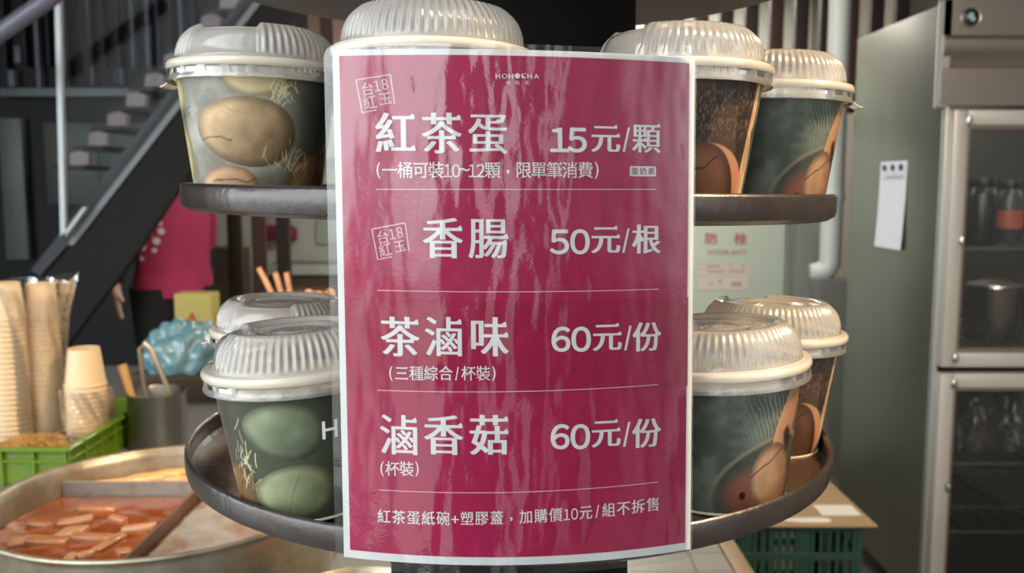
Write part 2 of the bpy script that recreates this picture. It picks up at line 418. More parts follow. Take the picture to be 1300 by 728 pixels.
def art_ladle(ph, h):
    X = np.radians(ph) * .18; Y = h * HB
    n = fbm(X * 14 + 30, Y * 14 + 3, 25)
    C = mixc(np.broadcast_to(hexc('5d6359'), n.shape + (3,)), np.broadcast_to(hexc('3a4038'), n.shape + (3,)), sst(.3, .68, n))
    pw = wrapd(ph)
    wv = np.sin((X + .35 * Y + .02 * fbm(X * 20, Y * 20, 31)) * 520 + 9 * fbm(X * 10 + 4, Y * 9, 33))
    area_ = sst(-5, 25, pw) * (1 - sst(50, 64, pw)) * sst(.5, .66, h) * (1 - sst(.86, 1.0, h))
    C = mixc(C, np.broadcast_to(hexc('8d8f80'), C.shape), area_ * (wv > .55) * .55)
    # ladle bowl: thin pale rim round a dark inside
    def ell(c, hc, rx, ry):
        return np.sqrt((np.radians(wrapd(ph - c)) * .18 / rx) ** 2 + ((h - hc) * HB / ry) ** 2)
    ex, ey = np.radians(wrapd(ph - 26)) * .18, (h - .24) * HB; d = np.sqrt(((ex * .88 + ey * .47) / .165) ** 2 + ((-ex * .47 + ey * .88) / .108) ** 2)
    C = mixc(C, np.broadcast_to(hexc('2f3029'), C.shape), (1 - sst(.95, 1.0, d)) * .55)
    rim = sst(.90, .95, d) * (1 - sst(1.0, 1.05, d)) * sst(.05, .5, h + .1)
    C = mixc(C, np.broadcast_to(hexc('8b8168'), C.shape), rim * .55)
    d2 = ell(8, .14, .075, .09)
    C = mixc(C, np.broadcast_to(hexc('7c4839'), C.shape), (1 - sst(.5, 1.05, d2)) * .9)
    sp = ell(4, .16, .010, .012); C = mixc(C, np.broadcast_to(hexc('33140e'), C.shape), (1 - sst(.6, 1.1, sp)))
    # handle: tapering capsule leaning to the right
    hx = np.radians(pw - (41 + (h - .55) * 42)) * .18
    wd = .034 + .012 * np.sin(np.clip((h - .5) / .5, 0, 1) * math.pi)
    hm = (1 - sst(.92, 1.0, np.abs(hx) / wd)) * sst(.46, .5, h)
    tn = np.clip(.45 + hx / wd * .45 + (fbm(X * 40, Y * 40, 41) - .45) * .6, 0, 1)
    hc_ = mixc(np.broadcast_to(hexc('a98262'), C.shape), np.broadcast_to(hexc('7a5034'), C.shape), tn)
    C = mixc(C, hc_, hm)
    C = egg(C, ph, h, 34, .25, .074, .100, 'b08b69', '60412d', 18, [(.55, .35, '3d2416', -.9, .9), (.1, 3.5, '4a2c1a', .35, .8)], 44)
    bl = ell(47, .56, .02, .034); C = mixc(C, np.broadcast_to(hexc('27150c'), C.shape), (1 - sst(.5, 1.1, bl + (fbm(X * 60, Y * 60, 45) - .5) * 1.3)))
    # second picture: big dark tea egg in a wooden ladle on charred wood
    in2 = sst(108, 109, ph % 360) * (1 - sst(262, 263, ph % 360))
    q = (ph % 360) - 200
    D = mixc(np.broadcast_to(hexc('4a372b'), C.shape), np.broadcast_to(hexc('2c211b'), C.shape), sst(.35, .65, fbm(X * 40, Y * 9, 51)))
    dash = sst(.62, .72, vnoise(X * 520, Y * 130, 52)) * sst(.50, .65, h) * (1 - sst(.9, 1., h))
    D = mixc(D, np.broadcast_to(hexc('8b7460'), D.shape), dash * .55)
    e1 = np.sqrt((np.radians(q - 12) * .18 / .140) ** 2 + ((h - .12) * HB / .144) ** 2)
    D = mixc(D, mixc(np.broadcast_to(hexc('ad835c'), D.shape), np.broadcast_to(hexc('8a573c'), D.shape), sst(.7, .1, h) * 0 + sst(.35, .05, h)), 1 - sst(.97, 1.0, e1))
    D = mixc(D, np.broadcast_to(hexc('b46e4e'), D.shape), (1 - sst(.0, .16, np.hypot(np.radians(q - 50) * .18 * 1.6, (h - .22) * HB))) * (e1 < .98) * .8)
    D = egg(D, q, h, 6, .16, .115, .128, '85583c', '4a2f22', 12, [(.5, .2, '1e120c', -.6, .6), (.2, 3.0, '28180f', .3, .75)], 53)
    strip = sst(51, 52, q - (h - .5) * 10)
    sc = mixc(np.broadcast_to(hexc('c6a480'), D.shape), np.broadcast_to(hexc('a58260'), D.shape), sst(.35, .6, fbm(X * 40, Y * 12, 55)))
    ck = np.sqrt((np.radians(q - 68 + (h - .5) * 20) * .18 / .016) ** 2 + ((h - .62) * HB / .04) ** 2)
    sc = mixc(sc, np.broadcast_to(hexc('3c2617'), sc.shape), 1 - sst(.4, 1.1, ck + (fbm(X * 70, Y * 70, 56) - .5) * 1.4))
    D = mixc(D, sc, strip)
    C = mixc(C, D, in2)
    return C
m_, N_, L_, b_ = node_mat('printed_paper'); va = N_.new('ShaderNodeVertexColor'); va.layer_name = 'print'
L_.new(va.outputs['Color'], b_.inputs['Base Color']); b_.inputs['Roughness'].default_value = .38; b_.inputs['Specular IOR Level'].default_value = .35
M['print'] = m_
RB, RT = .163 * U, .2096 * U
def bowl_wall(art):
    NA, NH = 640, 120
    hs = np.linspace(0, 1, NH); phs = np.linspace(-180, 180, NA, endpoint=False)
    PH, H = np.meshgrid(phs, hs)
    r = RB + (RT - RB) * H; z = H * HB * U
    co = np.stack([r * np.sin(np.radians(PH)), -r * np.cos(np.radians(PH)), z], -1).reshape(-1, 3)
    i = np.arange(NH - 1)[:, None] * NA; j = np.arange(NA)[None, :]; k = (j + 1) % NA
    fs = np.stack([i + j, i + k, i + NA + k, i + NA + j], -1).reshape(-1, 4)
    me = bpy.data.meshes.new('printed_wall'); me.from_pydata(co.tolist(), [], fs.tolist())
    c = np.clip(art(PH, H), 0, 1).reshape(-1, 3); c = np.where(c <= .04045, c / 12.92, ((c + .055) / 1.055) ** 2.4)
    at_ = me.color_attributes.new('print', 'FLOAT_COLOR', 'POINT')
    at_.data.foreach_set('color', np.concatenate([c, np.ones((len(c), 1))], 1).astype(np.float32).ravel())
    me.polygons.foreach_set('use_smooth', [True] * len(me.polygons)); me.materials.append(M['print'])
    return me
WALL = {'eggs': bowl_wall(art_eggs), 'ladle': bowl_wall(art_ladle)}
def lid_meshes():
    prof = [(.2142, .379), (.2128, .385), (.2118, .389), (.2108, .395), (.2080, .411), (.2040, .425), (.1975, .440), (.1885, .452), (.1785, .462), (.1725, .468), (.1675, .4712), (.163, .4718), (.152, .471), (.147, .4665), (.143, .460), (.138, .4585), (.118, .458), (.113, .460), (.104, .461), (.096, .4605), (.091, .457), (.05, .4565), (.045, .459), (.03, .4595), (.0005, .459)]
    def mod(i, a, r, z):
        d = (a + math.pi) % (2 * math.pi) - math.pi; ad = abs(d)
        panel = 1 - min(1, max(0, (ad - R_(27)) / R_(3.5)))
        rib = math.cos(66 * a)
        if 3 <= i <= 9:
            w = (0, 0, 0, .6, 1, 1, 1, .9, .6, .25)[i]
            r += .0032 * rib * w * (1 - panel)
            r -= .006 * panel * (w > .5)
        if 8 <= i <= 13: z -= .0125 * panel * (1 if 9 <= i <= 12 else .6)
        d2 = abs((a - math.pi + math.pi) % (2 * math.pi) - math.pi)
        if 15 <= i <= 19: z += .0045 * (.5 + .5 * math.cos(3 * a + .6)) * (1 if 16 <= i <= 18 else .3)
        return r * U, z * U
    dome = MB().lathe(prof, 528, mod=mod)
    fl = [(.2142, .381), (.222, .379), (.230, .380), (.2355, .377), (.2378, .369), (.2368, .361), (.2338, .357), (.229, .3575), (.226, .371), (.2142, .376)]
    flange = MB().lathe([(r * U, z * U) for r, z in fl], 192, close=True)
    sk = [(.2335, .3565), (.2328, .351), (.2332, .344), (.2338, .335), (.2354, .330), (.2347, .3265), (.2325, .328), (.2318, .335), (.2310, .345), (.2308, .3565)]
    def mod2(i, a, r, z):
        if 1 <= i <= 2: r -= .0026 * (1 if math.cos(22 * a) > -.25 else 0)
        return r * U, z * U
    skirt = MB().lathe(sk, 264, mod=mod2, close=True)
    tab = MB()
    rings = []
    for t in np.linspace(0, 1, 9):
        L = (.2335 + .038 * t) * U; zz = (.339 - .012 * math.sin(t * 2.2) - .008 * t) * U; w = (.040 - .012 * t ** 2) * U * (1 if t < .95 else .75)
        rings.append([(s * w * (1), -L + abs(s) ** 2 * .004 * U, zz + q * .0016 * U) for s, q in [(-1, -1), (-.5, -1), (0, -1), (.5, -1), (1, -1), (1, 1), (.5, 1), (0, 1), (-.5, 1), (-1, 1)]])
    tab.loft(rings)
    return dome, flange, skirt, tab
_d, _f, _s, _t = lid_meshes()
BZ = .078 - .0132
def make_bowl():
    root = empty('paper_bowl')
    wo = bpy.data.objects.new('printed_wall', WALL['eggs']); COL.objects.link(wo); wo.parent = root
    MB().lathe([(0, .010 * U), (RB - .0012, .010 * U), (RT - .0010, HB * U - .0004), (RT - .0003, HB * U - .0004), (RB - .0004, .008 * U), (0, .008 * U)], 96).build('paper_lining', M['cream'], root)
    MB().lathe([(RT + .0012 * math.cos(q) + .0006, HB * U + .0012 * math.sin(q)) for q in np.linspace(0, 2 * math.pi, 10, endpoint=False)], 96, close=True).build('rolled_rim', M['cream'], root)
    MB().lathe([(RB - .0014, 0.0), (RB + .0007, 0.0), (RB + .0009, .0012), (RB + .0008, .0036), (RB - .0002, .0042), (RB - .0014, .004)], 96, close=True).build('foot_ring', M['cream'], root)
    lm_ = MB()
    for i_, ch_ in enumerate('HOHOCHA'):
        v_, f_, x0_, x1_, y0_, y1_ = letters(ch_, 'semi'); k_ = .046 * U / (letters('H', 'semi')[5] - letters('H', 'semi')[4])
        for_h = .70 * HB * U; vs_ = []
        for (x_, y_, ly_) in v_:
            z_l = for_h + (y_ - letters('H', 'semi')[5] / 2) * k_; r_l = RB + (RT - RB) * z_l / (HB * U) + .0003 + ly_ * .00003
            ph_ = R_(146 + i_ * 14) + (x_ - x0_) * k_ / r_l; vs_.append((r_l * math.sin(ph_), -r_l * math.cos(ph_), z_l))
        lm_.add(vs_, f_)
    lm_.build('brand_lettering', M['ink'], root, 0)
    lid = _d.build('lid', M['lid'], root, 60)
    _f.build('lid_flange', M['flange'], lid, 50)
    _s.build('lid_skirt', M['skirt'], lid, 50)
    _t.build('pull_tab', M['flange'], lid, 50).rotation_euler = (0, 0, R_(-83))
    lid['label'] = 'translucent ribbed plastic dome lid'
    return root
proto = make_bowl()
BOWLS = [  # x, depth (stand radii from camera), upper?, picture, wall turn, lid panel turn, label
    (-.6897, 2.5076, 1, 'eggs', 0, -12, 'paper bowl printed with tan eggs at the left end of the upper tray'),
    (-.1828, 2.159, 1, 'eggs', 200, 150, 'paper bowl on the upper tray with only its lid showing over the sign'),
    (.4369, 2.3842, 1, 'ladle', 200, -68, 'brown printed paper bowl on the upper tray half behind the right sign edge'),
    (.7938, 2.7969, 1, 'ladle', -9, 168, 'dark grey printed paper bowl at the right end of the upper tray'),
    (-.530, 2.303, 0, 'eggs', 118, -84, 'egg print paper bowl, dull light painted grey green, front left of lower tray'),
    (-.747, 2.9351, 0, 'eggs', 30, -6, 'paper bowl at the back left of the lower tray, mostly its lid showing'),
    (.577, 2.36, 0, 'ladle', 0, -135, 'dark green printed paper bowl at the front right of the lower tray'),
    (.8319, 2.8637, 0, 'ladle', 200, 200, 'brown printed paper bowl at the back right of the lower tray'),
]
tl = R_(1.0)
for i, (bx, bd, up, art, wt, lt, lab) in enumerate(BOWLS):
    o = proto if i == 0 else copy_tree(proto)
    x = bx * U + SX; y = bd * U - DC
    if up: z = ZU - (.0756 * U - .0038) - math.tan(tl) * (x - SX) + .0003; o.rotation_euler = (0, tl, 0)
    else: z = ZL - (.0766 * U - .0038) + .0003
    if i in (4, 6): o.rotation_euler = (0, R_(-3), 0); z += .0024
    o.location = (x, y, z)
    tag(o, lab, 'paper bowl', 'lidded paper bowls on the tiered stand')
    if art == 'ladle':
        for ch in [c_ for c_ in o.children if c_.name.startswith('brand_lettering')]: bpy.data.objects.remove(ch)
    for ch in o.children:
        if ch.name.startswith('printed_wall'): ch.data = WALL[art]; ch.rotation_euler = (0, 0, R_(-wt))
        if ch.name.startswith('brand_lettering'): ch.rotation_euler = (0, 0, R_(-wt))
        if ch.name.startswith('foot_ring') and i != 7: ch.scale = (1, 1, .4)
        if ch.name.startswith('lid'): ch.rotation_euler = (0, 0, R_(lt))
# ------------------------------------------------------------------ laminated price sign, bent round the trays
def sheet(a, b, off=0.0):
    """a: -1 left .. 1 right, b: 0 top .. 1 bottom, off: metres towards the viewer -> world"""
    w = .3958
    x = .003 + .0035 * b + w * a + .0045 * (b - .5)
    d = 1.898 + .067 * a * a + .028 * a + .015 - .035 * b
    z = .292 - 1.127 * b - .004 * (a + 1)
    nx = (.134 * a + .028) / w; L = math.hypot(1, nx); k = off / U
    return Vector((x * U + nx / L * k * U, -DC + (d - k / L) * U, CAM.z + z * U))
def shot(p):
    v = p - CAM; c, s = math.cos(PITCH), math.sin(PITCH)
    d = v.y * c - v.z * s; u = v.y * s + v.z * c
    return 650 + F * v.x / d, 364 - F * u / d
def ab(px, py):
    a, b = (px - 651) / 231, (py - 62) / 654
    for _ in range(12):
        x0, y0 = shot(sheet(a, b)); e = 1e-4
        x1, y1 = shot(sheet(a + e, b)); x2, y2 = shot(sheet(a, b + e))
        j = np.array([[(x1 - x0) / e, (x2 - x0) / e], [(y1 - y0) / e, (y2 - y0) / e]])
        da, db = np.linalg.solve(j, np.array([px - x0, py - y0])); a += da; b += db
    return a, b
SO = sheet(0, 1)
sign = empty('price_sign', SO, label='laminated crimson price sign with white lettering bent round the front of the stand', cat='sign')
def sbuild(mb, name, m, smooth=60, **kw):
    mb.v = [tuple(Vector(v) - SO) for v in mb.v]; o = mb.build(name, m, sign, smooth)
    return o
def patch(a0, a1, b0, b1, off, na=64, nb=80, th=.00025, rad=0):
    """thin solid sheet between two a and two b limits, optional rounded corners"""
    mb = MB(); H_, W_ = .291, .204 / 2
    rings = []
    for o_ in (off, off - th):
        g = []
        for i in range(na + 1):
            # finer columns near the edges so that the rounded corners read
            t = i / na; t = t + .12 * math.sin(2 * math.pi * t) * -.9 if rad else t
            a = a0 + (a1 - a0) * t; ins = 0
            da = min(a - a0, a1 - a) * W_
            if rad and da < rad: ins = (rad - math.sqrt(max(0, rad * rad - (rad - da) ** 2))) / H_
            g.append([sheet(a, b0 + ins + (b1 - b0 - 2 * ins) * j / nb, o_) for j in range(nb + 1)])
        rings.append(g)
    n = nb + 1; vs = [p for g in rings for c in g for p in c]; N2 = (na + 1) * n; fs = []
    for i in range(na):
        for j in range(nb):
            q = (i * n + j, (i + 1) * n + j, (i + 1) * n + j + 1, i * n + j + 1)
            fs.append(q); fs.append(tuple(v + N2 for v in q[::-1]))
    edge = [i * n for i in range(na + 1)] + [na * n + j for j in range(1, n)] + [i * n + nb for i in range(na - 1, -1, -1)] + [j for j in range(nb - 1, 0, -1)]
    for k in range(len(edge)):
        p, q = edge[k], edge[(k + 1) % len(edge)]; fs.append((p, p + N2, q + N2, q))
    mb.add(vs, fs); return mb
M['crimson'] = mat('crimson_print', 'be2158', .6, 0, .06, 160, col2='b21d51', thr=(.35, .65), spec=.05)
M['crimson_strip'] = mat('deep_crimson_print', 'b41c4f', .6, 0, .06, 160, col2='aa1848', thr=(.35, .65), spec=.05)
M['inkpink'] = mat('pale_pink_lettering', 'e9b9c2', .5)
M['inkdark'] = mat('crimson_lettering', '8c2a48', .5)
aT, bT = [], []
c0, c1, c2, c3 = ab(431.5, 75), ab(873, 77), ab(445, 698.5), ab(870, 687.7)
pa0, pa1, pb0, pb1 = (c0[0] + c2[0]) / 2, (c1[0] + c3[0]) / 2, (c0[1] + c1[1]) / 2, (c2[1] + c3[1]) / 2
w0, w1 = ab(424, 66), ab(881, 72); w2, w3 = ab(436, 707), ab(876, 697)
wa0, wa1, wb0, wb1 = (w0[0] + w2[0]) / 2, (w1[0] + w3[0]) / 2, (w0[1] + w1[1]) / 2, (w2[1] + w3[1]) / 2
sbuild(patch(wa0, wa1, wb0, wb1, .0006), 'white_backing', M['white_paper'])
sbuild(patch(pa0, pa1, pb0, pb1, .0008), 'printed_panel', M['crimson'])
s0, s1 = ab(445, 379), ab(868, 376); s2 = ab(445, 493)
sbuild(patch(pa0 + .003, pa1 + .004, (s0[1] + s1[1]) / 2, s2[1], .00105, nb=24), 'pasted_strip', M['crimson_strip'])['label'] = 'darker strip pasted over the lower middle of the sign'
ref = letters('國', 'ming'); REFH = ref[5] - ref[4]; REFC = ((ref[2] + ref[3]) / 2, (ref[4] + ref[5]) / 2)
TOFF = .0013
def put(mb, ch, px, py, hpx, style, wx=1.0, kind='cjk', rot=0, off=TOFF):
    """character ch centred on the sheet spot that shows at (px, py); hpx is its full height in photo pixels"""
    v, f, x0, x1, y0, y1 = letters(ch, style)
    if not v: return
    if kind == 'cjk': k = hpx / REFH; cx, cy = REFC
    elif kind == 'fit': k = hpx / max(1e-6, y1 - y0); cx, cy = (x0 + x1) / 2, (y0 + y1) / 2
    else:
        z = letters('0', style); k = hpx / (z[5] - z[4]); cx, cy = (x0 + x1) / 2, (z[4] + z[5]) / 2
    a, b = ab(px, py); a1, b1 = ab(px + 4, py); a2, b2 = ab(px, py + 4)
    ka, kb = (a1 - a) / 4, (b2 - b) / 4
    c, s = math.cos(rot), math.sin(rot); vs = []
    for (x, y, ly) in v:
        X, Y = (x - cx) * k * wx, (y - cy) * k; X, Y = X * c - Y * s, X * s + Y * c
        vs.append(sheet(a + X * ka, b - Y * kb, off + ly * .00004))
    mb.add(vs, f)
def line(name, items, m=None, **kw):
    mb = MB()
    for it in items: put(mb, *it)
    return sbuild(mb, name, m or M['ink'], 0)
def row(txt, xs, y, h, style='ming', wx=1.0, **k): return [(c, x, y if not callable(y) else y(x), h, style, wx) for c, x in zip(txt, xs)]
def price(num, xs, y0, unit, ys, ux):
    it = [(c, x, y0, 32, 'bold', 1.06, 'lat') for c, x in zip(num, xs)]
    it += [('元', ux[0], ys, 34, 'ming', .98), ('/', ux[1], ys + 1, 31, 'mings', .75, 'fit'), (unit, ux[2], ys, 35, 'ming', .92)]
    return it
def headline(txt, xs, y, h=49): return [(c, x, y, h, 'ming', .93) for c, x in zip(txt, xs)]
line('dish_name', headline('紅茶蛋', (502.5, 561, 619.5), 170.5))
line('price', price('15', (710, 732), 178, '顆', 176.5, (768, 794, 819.5)))
sm = .92
def small(txt, x0, x1, y, h, adv=None):
    """evenly run small text; digits and punctuation take less room"""
    wd = {'(': .45, ')': .45, '/': .55, '+': .62, '~': .55}
    adv = [wd.get(c, .52 if c.isdigit() else 1.0) for c in txt]; tot = sum(adv); x = x0; it = []
    for c, a in zip(txt, adv):
        cx = x + (x1 - x0) * a / tot / 2; x += (x1 - x0) * a / tot; yy = y(cx) if callable(y) else y
        if c in '()': it.append((c, cx, yy, h * 1.08, 'mings', .8, 'fit'))
        elif c == '~': it.append((c, cx, yy - 1, h * .22, 'mings', .9, 'fit'))
        elif c == '/': it.append((c, cx, yy, h * .98, 'mings', .7, 'fit'))
        elif c == '+': it.append((c, cx, yy + 1, h * .55, 'mings', 1, 'fit'))
        elif c == '，': it.append((',', cx, yy + 2, h * .30, 'mings', 1.0, 'fit'))
        elif c.isdigit(): it.append((c, cx, yy + .5, h * .86, 'mings', .82, 'lat'))
        else: it.append((c, cx, yy, h, 'mings', .93))
    return it
line('small_print', small('(一桶可裝10~12顆，限單筆消費)', 477, 761, 216.5, 19.5))
line('dish_name', headline('香腸', (562.5, 620), 303.5))
line('price', price('50', (709.5, 735.5), 307, '根', 304.5, (768, 793.5, 819.5)))
line('dish_name', headline('茶滷味', (508.5, 564, 621), 428.5, 47.5))
line('price', price('60', (711.5, 737), 430.5, '份', 428, (770, 796, 820)))
line('small_print', small('(三種綜合/杯裝)', 493, 631, 474, 17.5))
line('dish_name', headline('滷香菇', (507.5, 563.5, 621), 553, 48))
line('price', price('60', (710.5, 736), 554, '份', 550, (768.5, 794.5, 819.5)))
line('small_print', small('(杯裝)', 482, 534, 595, 17.5))
fy = lambda x: 656.2 - ((x - 625) / 165) ** 2 * 8 - (x - 650) * .026 + .5
line('small_print', small('紅茶蛋紙碗+塑膠蓋，加購價10元/組不拆售', 479, 837, fy, 16.5))
# brand line at the top: capitals, an egg disc, a crescent; three small characters under it
it = [(c, x, 97, 6.6, 'semi', 1.12, 'lat') for c, x in zip('HOHHA', (632, 640.5, 648.5, 672, 680.5))]
lg = MB()
for i_ in it: put(lg, *i_)
def disc(mb, px, py, r, cut=None):
    a, b = ab(px, py); a1, _ = ab(px + 4, py); _, b2 = ab(px, py + 4); ka, kb = (a1 - a) / 4, (b2 - b) / 4
    pts = [(r * math.cos(t), r * math.sin(t)) for t in np.linspace(0, 2 * math.pi, 24, endpoint=False)]
    if cut:
        pts = [(r * math.cos(t), r * math.sin(t)) for t in np.linspace(.75, 2 * math.pi - .35 + .0, 22)]
        pts += [(cut[0] + cut[2] * math.cos(t), cut[1] + cut[2] * math.sin(t)) for t in np.linspace(2 * math.pi - 1.15, 1.45, 14)]
    mb.add([sheet(a + x * ka, b - y * kb, TOFF) for x, y in pts], [tuple(range(len(pts)))])
disc(lg, 656.6, 96.8, 3.4); disc(lg, 664.6, 96.8, 3.2, (1.6, 1.0, 2.5))
sbuild(lg, 'brand_lettering', M['ink'], 0)
line('brand_lettering', [(c, x, 105.8, 5.2, 'mings', 1) for c, x in zip('喝喝茶', (645, 656.5, 668.5))], M['inkpink'])
# ovo-vegetarian tag
tg = MB(); ta0, tb0 = ab(798.5, 211); ta1, tb1 = ab(831.5, 224.2)
sbuild(patch(ta0, ta1, tb0, tb1, .0012, 12, 6, .0002, .0008), 'diet_tag', M['ink'])
line('diet_tag_lettering', [(c, x, 217.7, 8.6, 'mings', .95, 'cjk', 0, .0015) for c, x in zip('蛋奶素', (804.5, 815, 825.5))], M['inkdark'])
# ruled lines
def rule(xa, ya, xb, yb, wpx=1.1, name='ruled_line', off=TOFF):
    a0, b0 = ab(xa, ya); a1, b1 = ab(xb, yb); h = wpx / 654 / 2; mb = MB(); n = 48; vs = []
    for i in range(n + 1):
        t = i / n; a = a0 + (a1 - a0) * t; b = b0 + (b1 - b0) * t; vs += [sheet(a, b - h, off), sheet(a, b + h, off)]
    mb.add(vs, [(2 * i, 2 * i + 2, 2 * i + 3, 2 * i + 1) for i in range(n)]); return mb
for q in ((478, 240.5, 832, 240.5), (480, 368.5, 835, 367), (480, 495, 834, 488), (482, 621.5, 834, 611.5)): sbuild(rule(*q), 'ruled_line', M['inkpink'], 0)
# two tilted stamps
def stamp(corners, name='stamp'):
    mb = MB(); tlx, trx, brx, blx = [np.array(c, float) for c in corners]
    def pt(u, v): return (tlx * (1 - u) + trx * u) * (1 - v) + (blx * (1 - u) + brx * u) * v
    for (p, q) in (((0, 0), (1, 0)), ((1, 0), (1, .93)), ((0, 0), (0, 1)), ((0, 1), (.45, 1.0))):
        A, B = pt(*p), pt(*q); D = (B - A) / np.linalg.norm(B - A); Nn = np.array([-D[1], D[0]]) * .8; vs = []; n = 14
        for i in range(n + 1):
            c = A + (B - A) * i / n; w = .75 + .35 * random.random()
            for s_ in (-1, 1): vs.append(sheet(*ab(*(c + Nn * w * s_)), TOFF))
        mb.add(vs, [(2 * i, 2 * i + 2, 2 * i + 3, 2 * i + 1) for i in range(n)])
    ang = -math.atan2(trx[1] - tlx[1], trx[0] - tlx[0])
    L = np.linalg.norm(trx - tlx)
    for ch, u, v, h, kd, wx in (('台', .28, .33, .36, 'cjk', .92), ('1', .57, .29, .36, 'cjk', .8), ('8', .80, .28, .36, 'cjk', .8), ('紅', .28, .75, .38, 'cjk', .92), ('玉', .74, .72, .34, 'cjk', .95)):
        p = pt(u, v); put(mb, ch, p[0], p[1], h * L, 'mings', wx, kd, ang)
    sbuild(mb, name, M['inkpink'], 0)
stamp(((453, 102), (496.5, 95), (502, 135), (461, 143.5)))
stamp(((473, 291), (515, 283), (520.5, 321.5), (480.5, 329.5)))
# the laminate itself: clear front film with a slightly rippled sheen
m, N, L, b = node_mat('clear_laminate'); N.remove(b)
tr = N.new('ShaderNodeBsdfTransparent'); gs = N.new('ShaderNodeBsdfGlossy'); gs.inputs['Roughness'].default_value = .045
tr.inputs[0].default_value = (.96, .97, .97, 1)
fr = N.new('ShaderNodeFresnel'); fr.inputs[0].default_value = 1.5
mx = N.new('ShaderNodeMixShader'); tc = N.new('ShaderNodeTexCoord'); mp = N.new('ShaderNodeMapping'); mp.inputs['Scale'].default_value = (1.5, 1.5, .55)
t1 = N.new('ShaderNodeTexNoise'); t1.inputs['Scale'].default_value = 26; t1.inputs['Detail'].default_value = 2
t2 = N.new('ShaderNodeTexNoise'); t2.inputs['Scale'].default_value = 420; t2.inputs['Detail'].default_value = 2
ad = N.new('ShaderNodeMath'); ad.operation = 'MULTIPLY_ADD'; ad.inputs[1].default_value = .022
bp = N.new('ShaderNodeBump'); bp.inputs['Strength'].default_value = .55; bp.inputs['Distance'].default_value = .004
L.new(tc.outputs['Object'], mp.inputs[0]); L.new(mp.outputs[0], t1.inputs['Vector']); L.new(tc.outputs['Object'], t2.inputs['Vector'])
L.new(t2.outputs['Fac'], ad.inputs[0]); L.new(t1.outputs['Fac'], ad.inputs[2]); L.new(ad.outputs[0], bp.inputs['Height'])
L.new(bp.outputs[0], gs.inputs['Normal']); L.new(bp.outputs[0], fr.inputs['Normal'])
mu = N.new('ShaderNodeMath'); mu.operation = 'MULTIPLY'; mu.inputs[1].default_value = .95; mu.use_clamp = True
L.new(fr.outputs[0], mu.inputs[0]); L.new(mu.outputs[0], mx.inputs[0]); L.new(tr.outputs[0], mx.inputs[1]); L.new(gs.outputs[0], mx.inputs[2]); L.new(mx.outputs[0], N['Material Output'].inputs['Surface'])
sbuild(patch(-1, 1, 0, 1, .0020, 110, 80, .0002, .007), 'laminate_film', m)['label'] = 'clear glossy laminate film'
# ------------------------------------------------------------------ stew pot with three compartments
PX, PY, PR, PZT = -.515, .548, .245, .99
pot = empty('stew_pot', (PX, PY, CZ + .0005), label='wide round steel stew pot with red broth and dividers at lower left', cat='pot')
T0 = .99 - CZ
M['potsteel'] = mat('stained_steel', 'b9b0a0', .36, .75, .3, 14, .05, 50, col2='8a7a5e', rvar=.1)
MB().lathe([(0, 0), (PR - .022, 0), (PR - .010, .006), (PR - .006, .02), (PR - .003, T0 - .012), (PR, T0 - .006), (PR + .006, T0 - .002), (PR + .009, T0 + .001), (PR + .007, T0 + .0035), (PR, T0 + .003), (PR - .006, T0 - .004), (PR - .008, T0 - .012), (PR - .010, .02), (PR - .02, .008), (0, .008)], 128).build('pot_body', M['potsteel'], pot, 45)
for sx in (-1, 1):
    MB().tube([(sx * (PR - .004), -.045, T0 - .05), (sx * (PR + .03), -.042, T0 - .048), (sx * (PR + .042), -.02, T0 - .046), (sx * (PR + .042), .02, T0 - .046), (sx * (PR + .03), .042, T0 - .048), (sx * (PR - .004), .045, T0 - .05)], .005, 10).build('handle', M['steel_d'], pot)
yd = .105
hw = math.sqrt((PR - .011) ** 2 - yd ** 2)
MB().rbox((-hw, yd - .0015, .01), (hw, yd + .0015, .974 - CZ), .001, 1).build('divider', mat('stained_grey_divider', '8f8a80', .4, .35, 0, col2='5a4636', nscale=14, thr=(.25, .45)), pot)['label'] = 'grey steel divider across the pot'
MB().rbox((.012, -math.sqrt((PR - .011) ** 2 - .012 ** 2) + .002, .01), (.016, yd - .003, .970 - CZ), .001, 1).build('divider', mat('brown_stained_steel', '70503c', .45, .2, .3, 20), pot)['label'] = 'brown stained divider running towards the viewer'
def broth(name, clip, colA, colB, label, z=.950, sc=14, thr=(.35, .65), bump=.25, n=90):
    mb = MB(); vs = {}; V = []; Fc = []
    r = PR - .0112; st_ = 2 * r / n
    def idx(i, j):
        if (i, j) not in vs:
            x = -r + i * st_; y = -r + j * st_
            vs[(i, j)] = len(V); V.append((x + PX, y + PY, z + .0015 * (math.sin(x * 90 + y * 40) * math.sin(y * 110)) * .5))
        return vs[(i, j)]
    for i in range(n):
        for j in range(n):
            cs = [(-r + (i + a) * st_, -r + (j + b) * st_) for a in (0, 1) for b in (0, 1)]
            if all(math.hypot(*c) < r + st_ * .3 and clip(*c) for c in cs): Fc.append((idx(i, j), idx(i + 1, j), idx(i + 1, j + 1), idx(i, j + 1)))
    mb.add(V, Fc)
    # skirt so that the liquid has depth
    o = mb.build(name, mat(name + '_liquid', colA, .12, 0, col2=colB, nscale=sc, thr=thr, bump=bump, bscale=35, coat=.5), None, 80)
    md = o.modifiers.new('depth', 'SOLIDIFY'); md.thickness = .03; md.offset = -1
    clean_center(o)
    return tag(o, label, 'broth', None, 'stuff')
broth('red_broth', lambda x, y: y < yd - .003 and x < .0115, '8f4a22', '713414', 'orange red broth in the front left part of the stew pot')
broth('foamy_broth', lambda x, y: y < yd - .003 and x > .0165, '96918d', '85644c', 'greyish foam and oil on the broth in the front right part of the stew pot', thr=(.38, .52), sc=9)
broth('amber_broth', lambda x, y: y > yd + .003, 'b07a3e', '8c5426', 'amber broth in the back part of the stew pot')
